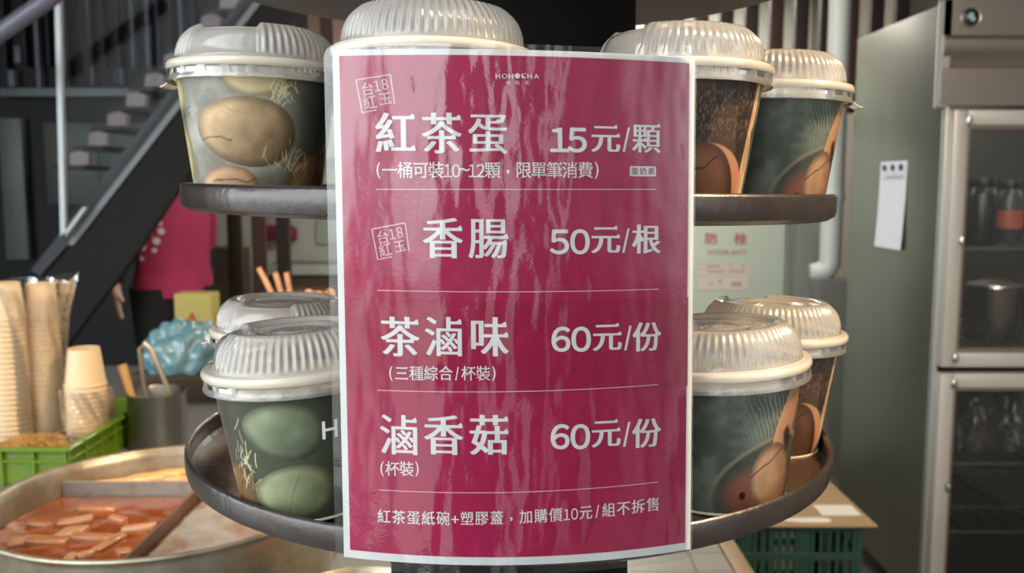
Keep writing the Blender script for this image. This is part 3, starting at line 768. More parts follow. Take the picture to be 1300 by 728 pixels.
def slab(name, c, size, rz, tilt, m, rnd):
    sx, sy, sz = size; mb = MB()
    Mx = Matrix.Translation(c) @ Matrix.Rotation(rz, 4, 'Z') @ Matrix.Rotation(tilt, 4, 'Y')
    mb.rbox((-sx / 2, -sy / 2, -sz / 2), (sx / 2, sy / 2, sz / 2), min(size) * rnd, 2); mb.v = [tuple(Vector(v) * (1 + .06 * math.sin(v[0] * 170 + c[0] * 50))) for v in mb.v]
    o = mb.build(name, m, None, 60); o.location = c; o.rotation_euler = (0, tilt, rz); return o
TOFU = [mat('braised_tofu', 'b88058', .3, 0, col2='955c38', nscale=30, coat=.4), mat('braised_tofu_pale', 'c29068', .3, 0, col2='a4704a', nscale=30, coat=.4)]
spots = [(60, 688, 52, 20, 8, 'flat in the front left'), (92, 676, 44, 22, -6, 'beside the front left slab'), (118, 684, 60, 20, 6, 'in the middle front'), (86, 714, 14, 40, 8, 'edge on at the very front'), (140, 690, 16, 44, -14, 'lying lengthwise beside the brown divider'), (176, 672, 42, 14, 5, 'darker and leaning on the brown divider'),
         (124, 648, 52, 14, 12, 'under the grey divider'), (96, 662, 56, 14, 10, 'long piece behind the middle slab'), (50, 668, 30, 14, 0, 'small piece near the left wall'), (24, 690, 26, 20, 20, 'small piece at the left wall'), (166, 702, 22, 16, 40, 'little cube at the brown divider'), (110, 706, 20, 14, 30, 'little cube among the front slabs'), (150, 660, 30, 12, -20, 'thin piece nearest the grey divider')]
for i, (px, py, L, Wd, rz, w) in enumerate(spots):
    c = PZ(px, py, .951); dx, dy = c.x - PX, c.y - PY; rr = math.hypot(dx, dy)
    if rr > PR - .04: c.x = PX + dx / rr * (PR - .04); c.y = PY + dy / rr * (PR - .04)
    if c.x > PX - .014: c.x = PX - .014
    c.y = min(c.y, PY + yd - .022)
    o = slab('tofu_slice', c, (min(L, 52) * .00105 * (1, .85, 1.1)[i % 3], Wd * .0011 * (1, 1.25, .9)[i % 3], (.011, .009, .013)[i % 3]), R_(rz), R_((-1) ** i * 7), TOFU[i % 2], .38)
    tag(o, 'braised tofu slice in the red broth, ' + w, 'tofu', 'tofu slices in the red broth')
STK = mat('braised_daikon', 'dcae74', .35, 0, col2='c08044', nscale=22, coat=.3)
for i, (px, py, L, rz, w) in enumerate([(150, 608, .13, 12, 'longest, leaning on the divider'), (182, 612, .06, 4, 'short one at the divider'), (205, 600, .09, 10, 'second from the right'), (222, 612, .05, -6, 'rightmost, against the tray'), (196, 590, .11, 14, 'furthest back'), (232, 594, .07, 5, 'half hidden by the tray')]):
    c = PZ(px, py, .958); c.y = max(c.y, PY + yd + .022)
    dx, dy = c.x - PX, c.y - PY; rr = math.hypot(dx, dy); lim = PR - .03 - L * .3
    if rr > lim and dy > .125: c.y = PY + max(yd + .022, math.sqrt(max(0, lim ** 2 - dx ** 2)) if abs(dx) < lim else 0)
    mb = MB(); mb.tube([(-L / 2, 0, 0), (-L / 2 + .004, 0, .001), (-L * .2, .001, .003), (L * .2, -.001, .003), (L / 2 - .004, 0, .001), (L / 2, 0, 0)], [.004, .0075, .0085, .0085, .0075, .004], 10)
    o = mb.build('braised_stick', STK, None, 60); o.location = c; o.rotation_euler = (0, R_(-3), R_(rz))
    tag(o, 'pale braised food stick in the back of the stew pot, ' + w, 'food', 'braised sticks behind the divider')

# ------------------------------------------------------------------ light green crate with cups, noodles; steel canister
GR = mat('light_green_plastic', '5f7d10', .45, 0, .12, 10, coat=.2)
cx0, cx1, cy0, cy1, cz0, cz1 = -1.52, -.965, 1.145, 1.60, CZ + .001, .885
crate = empty('green_crate', ((cx0 + cx1) / 2, (cy0 + cy1) / 2, CZ), label='light green shallow plastic crate holding paper cups at left', cat='crate')
def crate_parts(root, x0, x1, y0, y1, z0, z1, m, ribs_x, ribs_y, slots=False, midrim=True):
    o = root.location; t = .005
    def B(mb, lo, hi, b=.0015): return mb.rbox([a - q for a, q in zip(lo, o)], [a - q for a, q in zip(hi, o)], b, 1)
    B(MB(), (x0 + .006, y0 + .006, z0), (x1 - .006, y1 - .006, z0 + .006)).build('crate_floor', m, root)
    for nm, lo, hi in (('front', (x0, y0), (x1, y0 + t)), ('back', (x0, y1 - t), (x1, y1)), ('left', (x0, y0 + t), (x0 + t, y1 - t)), ('right', (x1 - t, y0 + t), (x1, y1 - t))):
        mb = MB(); alongx = nm in ('front', 'back')
        if slots:
            rows = 3; hh = (z1 - z0) / rows; a0, a1 = (x0, x1) if alongx else (y0 + t, y1 - t); n = ribs_x if alongx else ribs_y
            for r_ in range(rows):
                zz = z0 + hh * r_
                for q0, q1 in ((zz, zz + hh * .22),):
                    B(mb, (lo[0], lo[1], q0), (hi[0], hi[1], q1), .001)
                for k in range(n + 1):
                    c = a0 + (a1 - a0) * k / n; w = .010 if k % 7 else .03
                    if abs(k - n / 2) < 1.6: w = (a1 - a0) / n * .75
                    p0, p1 = max(a0, c - w / 2), min(a1, c + w / 2)
                    if alongx: B(mb, (p0, lo[1] + .001, zz + hh * .2), (p1, hi[1] - .001, zz + hh), .0008)
                    else: B(mb, (lo[0] + .001, p0, zz + hh * .2), (hi[0] - .001, p1, zz + hh), .0008)
            B(mb, (lo[0], lo[1], z1 - hh * .2), (hi[0], hi[1], z1), .001)
        else: B(mb, (lo[0], lo[1], z0), (hi[0], hi[1], z1 - .002))
        mb.build('crate_wall', m, root)
    mb = MB(); w = .014
    for lo, hi in (((x0 - w, y0 - w), (x1 + w, y0 + .003)), ((x0 - w, y1 - .003), (x1 + w, y1 + w)), ((x0 - w, y0), (x0 + .003, y1)), ((x1 - .003, y0), (x1 + w, y1))):
        B(mb, (lo[0], lo[1], z1 - .008), (hi[0], hi[1], z1), .002)
        if midrim: B(mb, (lo[0] + w * .5 if lo[0] < x0 else lo[0], lo[1] + w * .5 if lo[1] < y0 else lo[1], z1 - .034), (hi[0] - (w * .5 if hi[0] > x1 else 0), hi[1] - (w * .5 if hi[1] > y1 else 0), z1 - .028), .001)
    mb.build('crate_rim', m, root)
    if not slots:
        for k in range(ribs_x + 1):
            c = x0 + (x1 - x0) * k / ribs_x; B(MB(), (c - .003, y0 - .009, z0), (c + .003, y0 + .002, z1 - .006), .001).build('crate_rib', m, root)
        for k in range(ribs_y + 1):
            c = y0 + (y1 - y0) * k / ribs_y; B(MB(), (x1 - .002, c - .003, z0), (x1 + .009, c + .003, z1 - .006), .001).build('crate_rib', m, root)
crate_parts(crate, cx0, cx1, cy0, cy1, cz0, cz1, GR, 8, 6)
CUP = mat('cream_paper_cup', 'dcc09a', .5, 0, .04, 30)
def cup_mesh(rm, rb, h):
    return MB().lathe([(rb - .001, h - .003), (rb, h), (rb + .0012, h), (rm, .003), (rm + .0028, .0026), (rm + .0030, 0), (rm + .0008, -.0006), (rm - .001, .0015), (rb - .0012, h - .006), (0, h - .006), (0, h - .003)], 48)
def cup_stack(px, py_base, d, n, rm, rb, h, step, where):
    base = P(px, py_base, d); base.z = cz0 + .008
    first = None
    for k in range(n):
        if first is None: o = first = cup_mesh(rm, rb, h).build('paper_cup', CUP, None, 50)
        else: o = first.copy(); COL.objects.link(o)
        o.location = (base.x, base.y, base.z + k * step); o.rotation_euler = (0, 0, k * .7)
        top = 'topmost' if k == n - 1 else None
        tag(o, ('topmost upside down cream paper cup of the %s' if top else 'lower nested cream paper cup in the %s') % where, 'paper cup', 'paper cups in the ' + where)
    return base, (n - 1) * step + h
b1 = cup_stack(17, 545, 2.12, 27, .042, .032, .085, .0125, 'leftmost bagged stack')
b2 = cup_stack(62, 545, 2.18, 27, .038, .031, .085, .0122, 'second bagged stack from the left')
b3 = cup_stack(112, 548, 2.12, 15, .0455, .034, .088, .0118, 'shorter stack with its bag pulled down')
BAG = film('clear_plastic_bag', 'e9e2d6', .03, .10, bump=.5, bscale=30, gl=.9)
def noise1(a, k): return math.sin(a * 3 + k) * .5 + math.sin(a * 7 + 2.1 * k) * .3 + math.sin(a * 13 + k * 3.7) * .2
def bag(name, cx, cy, z0, z1, rx, ry, label, ears=0, crump=.006, narrow=0):
    mb = MB(); rings = []; n = 72; m_ = 26
    for i in range(m_ + 1):
        t = i / m_; ring = []
        for j in range(n):
            a = 2 * math.pi * j / n
            w = 1 - narrow * max(0, t - .6) + crump * 18 * noise1(a, t * 5 + cx * 9) * (.25 + t)
            x = cx + rx * w * math.cos(a); y = cy + ry * w * math.sin(a); z = z0 + (z1 - z0) * t
            if ears and t > .82:
                q = (t - .82) / .18; z += ears * q * (.35 + .65 * abs(math.cos(a)) ** 6) * (.7 + .5 * noise1(a, 3)); x += .03 * q * math.copysign(abs(math.cos(a)) ** 6, math.cos(a))
            ring.append((x, y, z))
        rings.append(ring)
    mb.loft(rings, cap=False)
    o = mb.build(name, BAG, None, 0); clean_center(o); tag(o, label, 'plastic bag'); return o
bag('plastic_bag', (b1[0].x + b2[0].x) / 2, (b1[0].y + b2[0].y) / 2, cz0 + .012, cz0 + b2[1] + .005, .096, .062, 'clear plastic bag open at the top around the two tall cup stacks', .045)
bag('plastic_bag', b3[0].x, b3[0].y, cz0 + .012, cz0 + .165, .056, .056, 'crumpled clear plastic bag pulled down round the shorter cup stack', 0, .011)
# bowl of fried shreds in film
nb_ = P(42, 560, 1.985); nb_.z = cz0 + .0075
ND = empty('shred_bowl', nb_, label='shallow clear bowl of golden fried shreds in the front of the green crate', cat='bowl')
MB().lathe([(0, 0), (.05, 0), (.068, .02), (.080, .052), (.084, .055), (.084, .058), (.079, .056), (.066, .022), (.048, .003), (0, .003)], 64).build('bowl_body', film('clear_bowl_plastic', 'e3d6bb', .45, .1, gl=1.6), ND, 45)
mb = MB(); rng = random.Random(3)
for k in range(420):
    a = rng.uniform(0, 6.28); r = .068 * math.sqrt(rng.random()); h = .050 + .018 * (1 - (r / .07) ** 2) + rng.uniform(-.008, .006)
    p = Vector((r * math.cos(a), r * math.sin(a), h)); dv = Vector((rng.gauss(0, 1), rng.gauss(0, 1), rng.gauss(0, .4))).normalized() * rng.uniform(.010, .02)
    mb.tube([p - dv, p + Vector((0, 0, rng.uniform(0, .005))), p + dv], .0011, 4)
sh = mb.build('fried_shreds', mat('golden_fried_shreds', 'd6a85e', .5, 0, col2='9c6a30', nscale=60), None, 60); sh.location = nb_
tag(sh, 'heap of golden fried shreds in the clear bowl', 'food', None, 'stuff')
# steel canister with utensils
cn = P(201, 555, 2.2); cn.z = CZ + .0005
CN = empty('utensil_canister', cn, label='stainless steel canister holding kitchen tools behind the stew pot', cat='canister')
CH = .14
MB().lathe([(0, 0), (.066, 0), (.069, .004), (.0695, CH - .006), (.0725, CH - .003), (.0725, CH), (.070, CH), (.067, CH - .006), (.066, .005), (0, .005)], 72).build('canister_body', M['steel_d'], CN, 45)
WOOD = mat('pale_wood', 'c89a5e', .5, 0, .25, 14, stretch=(1, 1, .15))
tg_ = MB().tube([(-.018, -.03, .012), (-.048, -.028, .12), (-.072, -.024, .21)], [.009, .0095, .012], 12).build('wooden_handle', WOOD, None); tg_.location = cn; clean_center(tg_)
tag(tg_, 'thick wooden tool handle leaning to the left in the canister', 'utensil')
for i, (pts, lab) in enumerate([([(-.01, .0, .012), (-.03, .0, .15), (-.037, .002, .245), (-.026, .004, .258), (-.012, .005, .245), (.026, .004, .15), (.04, .002, .08)], 'steel tongs standing bow up in the canister')]):
    mb = MB(); mb.tube(pts, .006, 8); o = mb.build('tongs', mat('tongs_steel', 'a99a86', .35, .8), None); o.location = cn; clean_center(o); tag(o, lab, 'tongs')

# blue plastic bag on a dark box, twig tub, further clutter
bp_ = P(240, 545, 2.75); bz = CZ + .085
bx_ = empty('storage_box', (bp_.x, bp_.y, CZ), label='dark brown box under the blue plastic bag', cat='box')
MB().rbox((-.13, -.10, 0), (.16, .12, .083), .004).build('box_body', mat('dark_brown_card', '3a2d22', .7, 0, .2, 10), bx_)
MB().rbox((-.133, -.103, .06), (.163, .123, .0845), .003).build('box_lid', mat('dark_brown_lid', '463526', .7, 0, .2, 10), bx_)
def blob(name, c, sx, sy, sz, amp, m, seed, label, cat, n=56, k=22):
    rng = random.Random(seed); W_ = [(Vector((rng.gauss(0, 1), rng.gauss(0, 1), rng.gauss(0, 1))).normalized() * rng.uniform(4, k), rng.uniform(0, 6)) for _ in range(14)]
    mb = MB(); rings = []
    for i in range(n // 2 + 1):
        th = math.pi * i / (n // 2); ring = []
        for j in range(n):
            a = 2 * math.pi * j / n; v = Vector((math.sin(th) * math.cos(a), math.sin(th) * math.sin(a), math.cos(th)))
            q = sum(abs(math.sin(v.dot(w) * .5 + p)) for w, p in W_) / 14 - .6
            r = 1 + amp * q; z = v.z * r; z = max(z, -.25) if z < 0 else z
            ring.append((v.x * r * sx, v.y * r * sy, (z + .25) * sz))
        rings.append(ring)
    mb.loft(rings, cap=False); o = mb.build(name, m, None, 70); o.location = c; tag(o, label, cat); return o
BL = mat('blue_grey_plastic', '7fa3ad', .22, 0, col2='56808c', nscale=9, bump=.5, bscale=22, coat=.6)
blob('blue_plastic_bag', (bp_.x + .005, bp_.y, bz), .128, .11, .115, .8, BL, 5, 'crumpled pale blue plastic bag on the dark box behind the canister', 'plastic bag', 90, 22)
yb = P(252, 420, 3.5)
YB = empty('yellow_box', yb, label='small yellow carton with a red stamp in front of the dark trousers', cat='carton')
MB().rbox((-.072, -.05, 0), (.072, .05, .15), .003).build('carton_body', mat('yellow_card', 'b7a85a', .6, 0, .1, 12), YB)
MB().prism([(-.03, .03), (.0, .02), (.012, .035), (.01, .055), (-.004, .085), (-.016, .06), (-.03, .05)], -.0515, -.0503).build('red_stamp', mat('red_print', 'b3402f', .6), YB)
YS = empty('back_shelf', (yb.x, yb.y, 0), label='dark low shelf under the yellow carton', cat='shelf')
MB().rbox((-.12, -.2, yb.z - .03), (.75, .25, yb.z - .001), .003).build('shelf_board', mat('dark_shelf_wood', '17120f', .6, 0, .2, 8), YS)
for sx in (-.09, .72):
    for sy in (-.17, .22): MB().rbox((sx - .02, sy - .02, 0), (sx + .02, sy + .02, yb.z - .03), .002).build('shelf_leg', mat('dark_shelf_leg', '17120f', .6), YS)
# tub of twigs seen over the back lid
tw = P(385, 376, 2.35)
TW = empty('spice_tub', (tw.x, tw.y, CZ), label='dark tub of cinnamon twigs and dried roots behind the lower left bowls', cat='tub')
tz = tw.z - CZ
MB().lathe([(0, 0), (.075, 0), (.08, .005), (.098, tz), (.101, tz + .002), (.099, tz + .004), (.095, tz), (.077, .008), (0, .008)], 56).build('tub_body', mat('dark_tub', '3b2c24', .5, 0, .2, 10), TW)
MB().lathe([(0, tz - .02), (.094, tz - .02), (.094, tz - .026), (0, tz - .026)], 48).build('tub_filling', mat('dried_roots', 'a7714d', .7, 0, .4, 30, .5, 40), TW)
TWM = mat('peeled_twig', 'd8a77c', .6, 0, col2='b97f58', nscale=30)
for i, (dx, dz, L, an) in enumerate([(-.080, .0, .105, -24), (-.062, .0, .085, -14), (-.045, .0, .082, -8)]):
    o = MB().tube([(0, 0, 0), (math.sin(R_(an)) * L * .5, .002, L * .5), (math.sin(R_(an)) * L, 0, L * math.cos(R_(an)))], [.0075, .007, .0068], 10).build('cinnamon_stick', TWM)
    o.location = (tw.x + dx + .016, tw.y - .03 + .01 * i, tw.z - .019)
    tag(o, ['leftmost leaning cinnamon stick in the tub', 'middle cinnamon stick in the tub', 'rightmost upright cinnamon stick in the tub'][i], 'cinnamon stick', 'cinnamon sticks in the tub')
rng = random.Random(9)
for i in range(16):
    x = -.035 + .125 * (i % 8) / 8 + rng.uniform(-.006, .006); y = -.035 + .04 * (i // 8) + rng.uniform(-.01, .01)
    o = blob('dried_root', (tw.x + x, tw.y + y, tw.z - .0195 + .008 * (i // 8)), .015, .013, .019 + rng.uniform(-.003, .006), .6, TWM if i % 2 else mat('reddish_root', 'b9785a', .6, 0, col2='915640', nscale=40), 20 + i, 'knobbly pinkish dried root piece heaped in the spice tub', 'dried root', 20, 12)
    o['group'] = 'dried roots in the spice tub'

# ------------------------------------------------------------------ person behind the stairs
pd = 4.45
hipp = P(222, 375, pd); PXc = hipp.x
per = empty('person', (PXc, hipp.y, 0), (0, 0, R_(40)), label='person in a magenta shirt with white flowers and black trousers behind the stairs', cat='person')
SK = mat('skin', 'e2bcae', .5, 0, .08, 12, sss=.2)
def skin_body():
    J = {'pel': (0, 0, .90, .125), 'wst': (0, 0, 1.04, .115), 'chs': (0, 0, 1.24, .135), 'shb': (0, 0, 1.36, .095), 'nek': (0, .005, 1.43, .052), 'hd0': (0, -.01, 1.50, .075), 'hd1': (0, -.012, 1.57, .085), 'hd2': (0, -.005, 1.63, .065)}
    E = [('pel', 'wst'), ('wst', 'chs'), ('chs', 'shb'), ('shb', 'nek'), ('nek', 'hd0'), ('hd0', 'hd1'), ('hd1', 'hd2')]
    for s, n in ((-1, 'l'), (1, 'r')):
        J['sh' + n] = (s * .165, 0, 1.35, .058); J['el' + n] = (-.255, .01, 1.13, .042) if s < 0 else (.195, .11, 1.11, .042)
        fw = (-.29, -.03, .965) if s < 0 else (.06, .19, .99)
        J['wr' + n] = (*fw, .026)
        J['hp' + n] = (s * .095, 0, .84, .088); J['kn' + n] = (s * .10, -.01, .47, .056); J['an' + n] = (s * .105, .015, .09, .036); J['to' + n] = (s * .115, -.12, .035, .03)
        E += [('shb', 'sh' + n), ('sh' + n, 'el' + n), ('el' + n, 'wr' + n), ('pel', 'hp' + n), ('hp' + n, 'kn' + n), ('kn' + n, 'an' + n), ('an' + n, 'to' + n)]
        w = Vector(fw); pal = w + Vector((s * -.004, -.012, -.05)); J['pa' + n] = (*pal, .024); E.append(('wr' + n, 'pa' + n))
        for k in range(4):
            o_ = Vector((s * .002, -.027 + .018 * k, -.03)); L = (.036, .042, .040, .031)[k]
            a_ = pal + o_; b_ = a_ + Vector((-s * .004, 0, -L)); c_ = b_ + Vector((-s * .014, 0, -L * .7))
            for q, v, r in (('a', a_, .010), ('b', b_, .0085), ('c', c_, .007)): J['f%d%s%s' % (k, q, n)] = (*v, r)
            E += [('pa' + n, 'f%da%s' % (k, n)), ('f%da%s' % (k, n), 'f%db%s' % (k, n)), ('f%db%s' % (k, n), 'f%dc%s' % (k, n))]
        t0 = pal + Vector((-s * .004, -.032, .012)); t1 = t0 + Vector((-s * .008, -.018, -.026)); J['t0' + n] = (*t0, .011); J['t1' + n] = (*t1, .009); E += [('pa' + n, 't0' + n), ('t0' + n, 't1' + n)]
    ks = list(J); me = bpy.data.meshes.new('body'); me.from_pydata([J[k][:3] for k in ks], [(ks.index(a), ks.index(b)) for a, b in E], [])
    o = bpy.data.objects.new('body_tmp', me); COL.objects.link(o); o.modifiers.new('s', 'SKIN'); o.modifiers.new('b', 'SUBSURF').levels = 2
    me.skin_vertices
    if not me.skin_vertices: bpy.context.view_layer.objects.active = o
    lay = me.skin_vertices[0].data
    for k, sv in zip(ks, lay): sv.radius = (J[k][3], J[k][3] * (.8 if k in ('pel', 'wst', 'chs', 'shb') else 1)); sv.use_root = (k == 'pel')
    ev = o.evaluated_get(bpy.context.evaluated_depsgraph_get()); m2 = bpy.data.meshes.new_from_object(ev)
    bpy.data.objects.remove(o); m2.materials.clear(); m2.materials.append(SK)
    m2.polygons.foreach_set('use_smooth', [True] * len(m2.polygons))
    b = bpy.data.objects.new('body', m2); COL.objects.link(b); b.parent = per; return b
skin_body()
MAG = mat('magenta_cloth', 'b5305f', .75, 0, .18, 7, .5, 9)
def ring(cx, cy, z, rx, ry, n=40, wr=0): return [(cx + (rx + wr * math.sin(7 * a + z * 20)) * math.cos(a), cy + (ry + wr * math.sin(5 * a + z * 30)) * math.sin(a), z) for a in np.linspace(0, 2 * math.pi, n, endpoint=False)]
hz = hipp.z
mb = MB().loft([ring(.0, 0, hz - .0, .195, .135, wr=.006), ring(0, 0, hz + .1, .19, .135, wr=.005), ring(0, 0, 1.05, .175, .13, wr=.005), ring(0, 0, 1.2, .182, .14), ring(0, 0, 1.32, .188, .125), ring(0, 0, 1.39, .13, .09), ring(0, .005, 1.425, .065, .065)], cap=False)
shirt = mb.build('shirt', MAG, per, 80)
for s in (-1, 1):
    MB().tube([(s * .14, 0, 1.355), (s * .19, .003, 1.27), (-.247, .008, 1.16)] if s < 0 else [(.14, 0, 1.355), (.178, .05, 1.25), (.193, .10, 1.14)], [.075, .068, .062], 16).build('sleeve', MAG, per)
    MB().tube([(-.25, .01, 1.15), (-.272, -.01, 1.06), (-.289, -.028, .985)] if s < 0 else [(.196, .105, 1.13), (.13, .15, 1.05), (.075, .185, 1.0)], [.05, .044, .036], 16).build('arm_cover', mat('black_sleeve', '191716', .8), per)
    MB().loft([ring(s * .10, 0, .95, .115, .115), ring(s * .098, 0, .8, .105, .11), ring(s * .102, -.008, .47, .078, .08), ring(s * .107, .01, .09, .072, .075)], cap=True).build('trouser_leg', mat('black_trousers', '141315', .8), per, 80)
    MB().loft([[(s * .112 + x * w_, -.05 + y * l_, z) for x, y in [(math.cos(a), math.sin(a)) for a in np.linspace(0, 6.283, 20, endpoint=False)]] for z, w_, l_ in ((.002, .045, .12), (.03, .047, .122), (.06, .042, .105), (.085, .03, .06))]).build('shoe', mat('dark_shoe', '222022', .6), per, 80)
MB().lathe([(0.0, .115), (.03, .112), (.07, .085), (.094, .03), (.096, -.02), (.09, -.07), (.082, -.07), (.086, -.02), (.0, .09)], 32, M=Matrix.Translation((0, .012, 1.575)) @ Matrix.Diagonal((.95, 1.02, 1, 1))).build('hair', mat('black_hair', '15120f', .5), per, 60)
MB().loft([ring(s_, -.093, 1.565, .0, .0, 6) for s_ in (0,)] + [ring(0, -.098, 1.545, .010, .012, 6), ring(0, -.100, 1.527, .015, .014, 6), ring(0, -.09, 1.52, .006, .006, 6)]).build('nose', SK, per)
fm = MB(); rng = random.Random(4)
for (u, v, r) in [(-.115, .30, .020), (-.14, .335, .016), (-.095, .345, .018), (-.165, .27, .019), (-.125, .255, .013), (-.18, .31, .013), (-.10, .385, .015), (-.15, .375, .013), (-.17, .215, .012)]:
    z = hz + v - .02; yy = -math.sqrt(max(.0, 1 - min(.96, (u / .186) ** 2))) * .134 - .008
    nx, ny = u / .186 ** 2, yy / .134 ** 2; L_n = math.hypot(nx, ny); tx = Vector((-ny / L_n, nx / L_n, 0)); tx = tx if tx.x > 0 else -tx
    pts = []
    for k in range(30):
        a = 2 * math.pi * k / 30; rr = r * (.72 + .28 * abs(math.cos(2.5 * a)))
        pts.append(Vector((u, yy, z)) + tx * rr * math.cos(a) + Vector((0, 0, 1)) * rr * math.sin(a))
    nrm = Vector((nx, ny, 0)).normalized() * .002
    fm.loft([[tuple(p) for p in pts], [tuple(p + nrm) for p in pts]])
fm.build('flower_print', mat('white_flower_print', 'e6d3dc', .7), per)

# ------------------------------------------------------------------ staircase in front of the person, glass balustrade
sd = 4.0
def q2(px, py, d=sd): v = P(px, py, d); return (v.x, v.z)
STR = mat('black_painted_steel', '0c0d0c', .75, 0, .3, 5, .1, 20)
s_or = P(150, 330, sd); stair = empty('staircase', (s_or.x, s_or.y, 0), label='black steel staircase with pale trim rising to the right at left', cat='staircase')
def sadd(mb, name, m, sm=35): mb.v = [(x - s_or.x, y - s_or.y, z) for x, y, z in mb.v]; return mb.build(name, m, stair, sm)
yS = CAM.y + sd
sadd(MB().prism([q2(330, 0), q2(90, 312), q2(20, 400), q2(-30, 470), q2(62, 470), q2(118, 394), q2(157, 344), q2(214, 259), q2(238, 222), q2(390, 0)], yS, yS + .05), 'stringer', STR)
sadd(MB().prism([q2(330, -6), q2(92, 303), q2(88, 311), q2(95, 311), q2(335, 0)], yS - .012, yS + .012), 'trim_strip', mat('pale_metal_trim', '7f868a', .5, .2))
sadd(MB().prism([q2(300, -5), q2(60, 307), q2(30, 345), q2(42, 352), q2(88, 300), q2(322, -5)], yS + .06, yS + .10), 'inner_stringer', mat('dark_inner_stringer', '33353b', .5))
ST = mat('dark_tread', '17181c', .5); SN = mat('pale_tread_edge', '9c95a0', .5)
for i in range(9):
    px, py = 282 - i * 24.5, -8 + i * 25.6; v = P(px, py + 12, sd); rise = .088
    sadd(MB().rbox((v.x - .12, yS + .11, v.z - .02), (v.x + .02, yS + .85, v.z), .003), 'tread', ST)
    sadd(MB().prism([(v.x - .05, v.z + .001), (v.x + .035, v.z + .001), (v.x + .04, v.z + .05), (v.x - .0, v.z + .065), (v.x - .045, v.z + .05)], yS + .12, yS + .16), 'tread_end', SN)
gl = film('balustrade_glass', '2c3a40', .05, .03, gl=.1)
sadd(MB().prism([q2(88, 300), q2(318, 0), q2(318, -80), q2(80, -80)], yS - .045, yS - .036), 'glass_panel', gl)
pw_ = P(83, 150, sd)
sadd(MB().prism([q2(76, -60), q2(83, -60), q2(91, 300), q2(85, 300)], yS - .058, yS - .03), 'balustrade_post', mat('white_post', 'b9c2c6', .3, .3))
sadd(MB().prism([q2(85, 300), q2(91, 300), q2(118, 263), q2(113, 263)], yS - .058, yS - .03), 'balustrade_foot', mat('white_post_foot', 'a9b0b4', .3, .3))

# dark slatted partition behind the stairs
dk = 5.0; wy = CAM.y + dk
dpar = empty('slatted_partition', (P(120, 300, dk).x, wy, 0), label='dark blue black partition of metal slats behind the staircase', cat='partition')
def padd(mb, name, m): mb.v = [(x - dpar.location.x, y - wy, z) for x, y, z in mb.v]; return mb.build(name, m, dpar)
xl, xr = P(-160, 300, dk).x, P(268, 300, dk).x
padd(MB().box((xl, wy + .06, 0.0), (xr, wy + .09, 3.09)), 'backing_panel', mat('blue_black_panel', '0e1015', .6, 0, .25, 3))
SL = mat('dark_metal_slat', '1d212a', .5, .3, .2, 6); SLp = mat('pale_metal_slat', '646a78', .45, .3, .2, 6); BAR = mat('grey_green_rail', '6b7a7c', .45, .2, .1, 6)
for i, px in enumerate([-120, -90, -60, -30, 5, 30, 46, 60, 84, 106, 112, 130, 148, 168, 187, 200, 217, 230, 246]):
    w = (5, 3.4, 4)[i % 3] * .0042; v = P(px, 60, dk); b0 = P(px, 84 if i % 2 else 112, dk).z
    padd(MB().rbox((v.x - w / 2, wy, b0), (v.x + w / 2, wy + .055, 3.08), .003), 'slat', SLp if i in (6, 10, 13, 14, 17) else SL)
for px, y0, y1 in ((114, 84, 108), (151, 86, 108), (22, 58, 80), (14, 88, 110)):
    a, b_ = P(px, y1, dk), P(px, y0, dk); padd(MB().rbox((a.x - .018, wy, a.z), (a.x + .018, wy + .055, b_.z), .003), 'slat_stub', SLp)
a, b_ = P(2, 123, dk), P(190, 112, dk)
padd(MB().rbox((a.x, wy - .02, a.z), (b_.x, wy + .03, b_.z), .004), 'rail', BAR)
for x0, x1, y0, y1, c in ((8, 26, 150, 330, '5f6b66'), (60, 122, 156, 260, '49534f'), (128, 200, 156, 262, '434c49')):
    a, b_ = P(x0, y1, dk), P(x1, y0, dk); padd(MB().rbox((a.x, wy, a.z), (b_.x, wy + .05, b_.z), .004), 'lower_panel', mat('grey_green_panel', c, .4, 0, .15, 4))
hr = empty('handrail', P(20, 30, 3.6), label='pale lilac handrail crossing the top left corner', cat='handrail')
v0, v1 = P(-60, 84, 3.6), P(120, -42, 3.6)
MB().tube([v0 - hr.location, v1 - hr.location], .034, 16).build('rail_tube', mat('lilac_grey_rail', '8a8aa0', .35, .2), hr)
for t in (.12, .9):
    q = v0.lerp(v1, t) - hr.location; MB().tube([q, q + Vector((0, .02, -.42))], .012, 10).build('rail_post', SL, hr)

# ------------------------------------------------------------------ timber slat screen at the back and what shows through it
scd = 5.25; sy_ = CAM.y + scd
scr = empty('timber_screen', (P(650, 300, scd).x, sy_, 0), label='screen of dark brown vertical timber slats across the back', cat='screen')
TB = [mat('dark_brown_timber', '33241e', .6, 0, .25, 10, stretch=(1, 1, .1)), mat('red_brown_timber', '4c2f28', .6, 0, .25, 10, stretch=(1, 1, .1))]
def scadd(mb, name, m): mb.v = [(x - scr.location.x, y - sy_, z) for x, y, z in mb.v]; return mb.build(name, m, scr)
for k in range(31):
    px = 285 + 31.6 * k - 4
    x0, x1 = P(px, 100, scd).x, P(px + 17, 100, scd).x
    zb = .35 if px < 368 else 1.88
    scadd(MB().rbox((x0, sy_, zb), (x1, sy_ + .05, 3.09), .003), 'slat', TB[k % 3 == 1])
scadd(MB().rbox((P(275, 0, scd).x, sy_ + .05, 3.0), (P(1250, 0, scd).x, sy_ + .09, 3.09), .003), 'top_rail', TB[0])
scadd(MB().rbox((P(275, 0, scd).x, sy_ + .05, 1.86), (P(1250, 0, scd).x, sy_ + .09, 1.93), .003), 'middle_rail', TB[1])
scadd(MB().rbox((P(275, 0, scd).x, sy_ + .05, .30), (P(372, 0, scd).x, sy_ + .09, .36), .003), 'bottom_rail', TB[0])
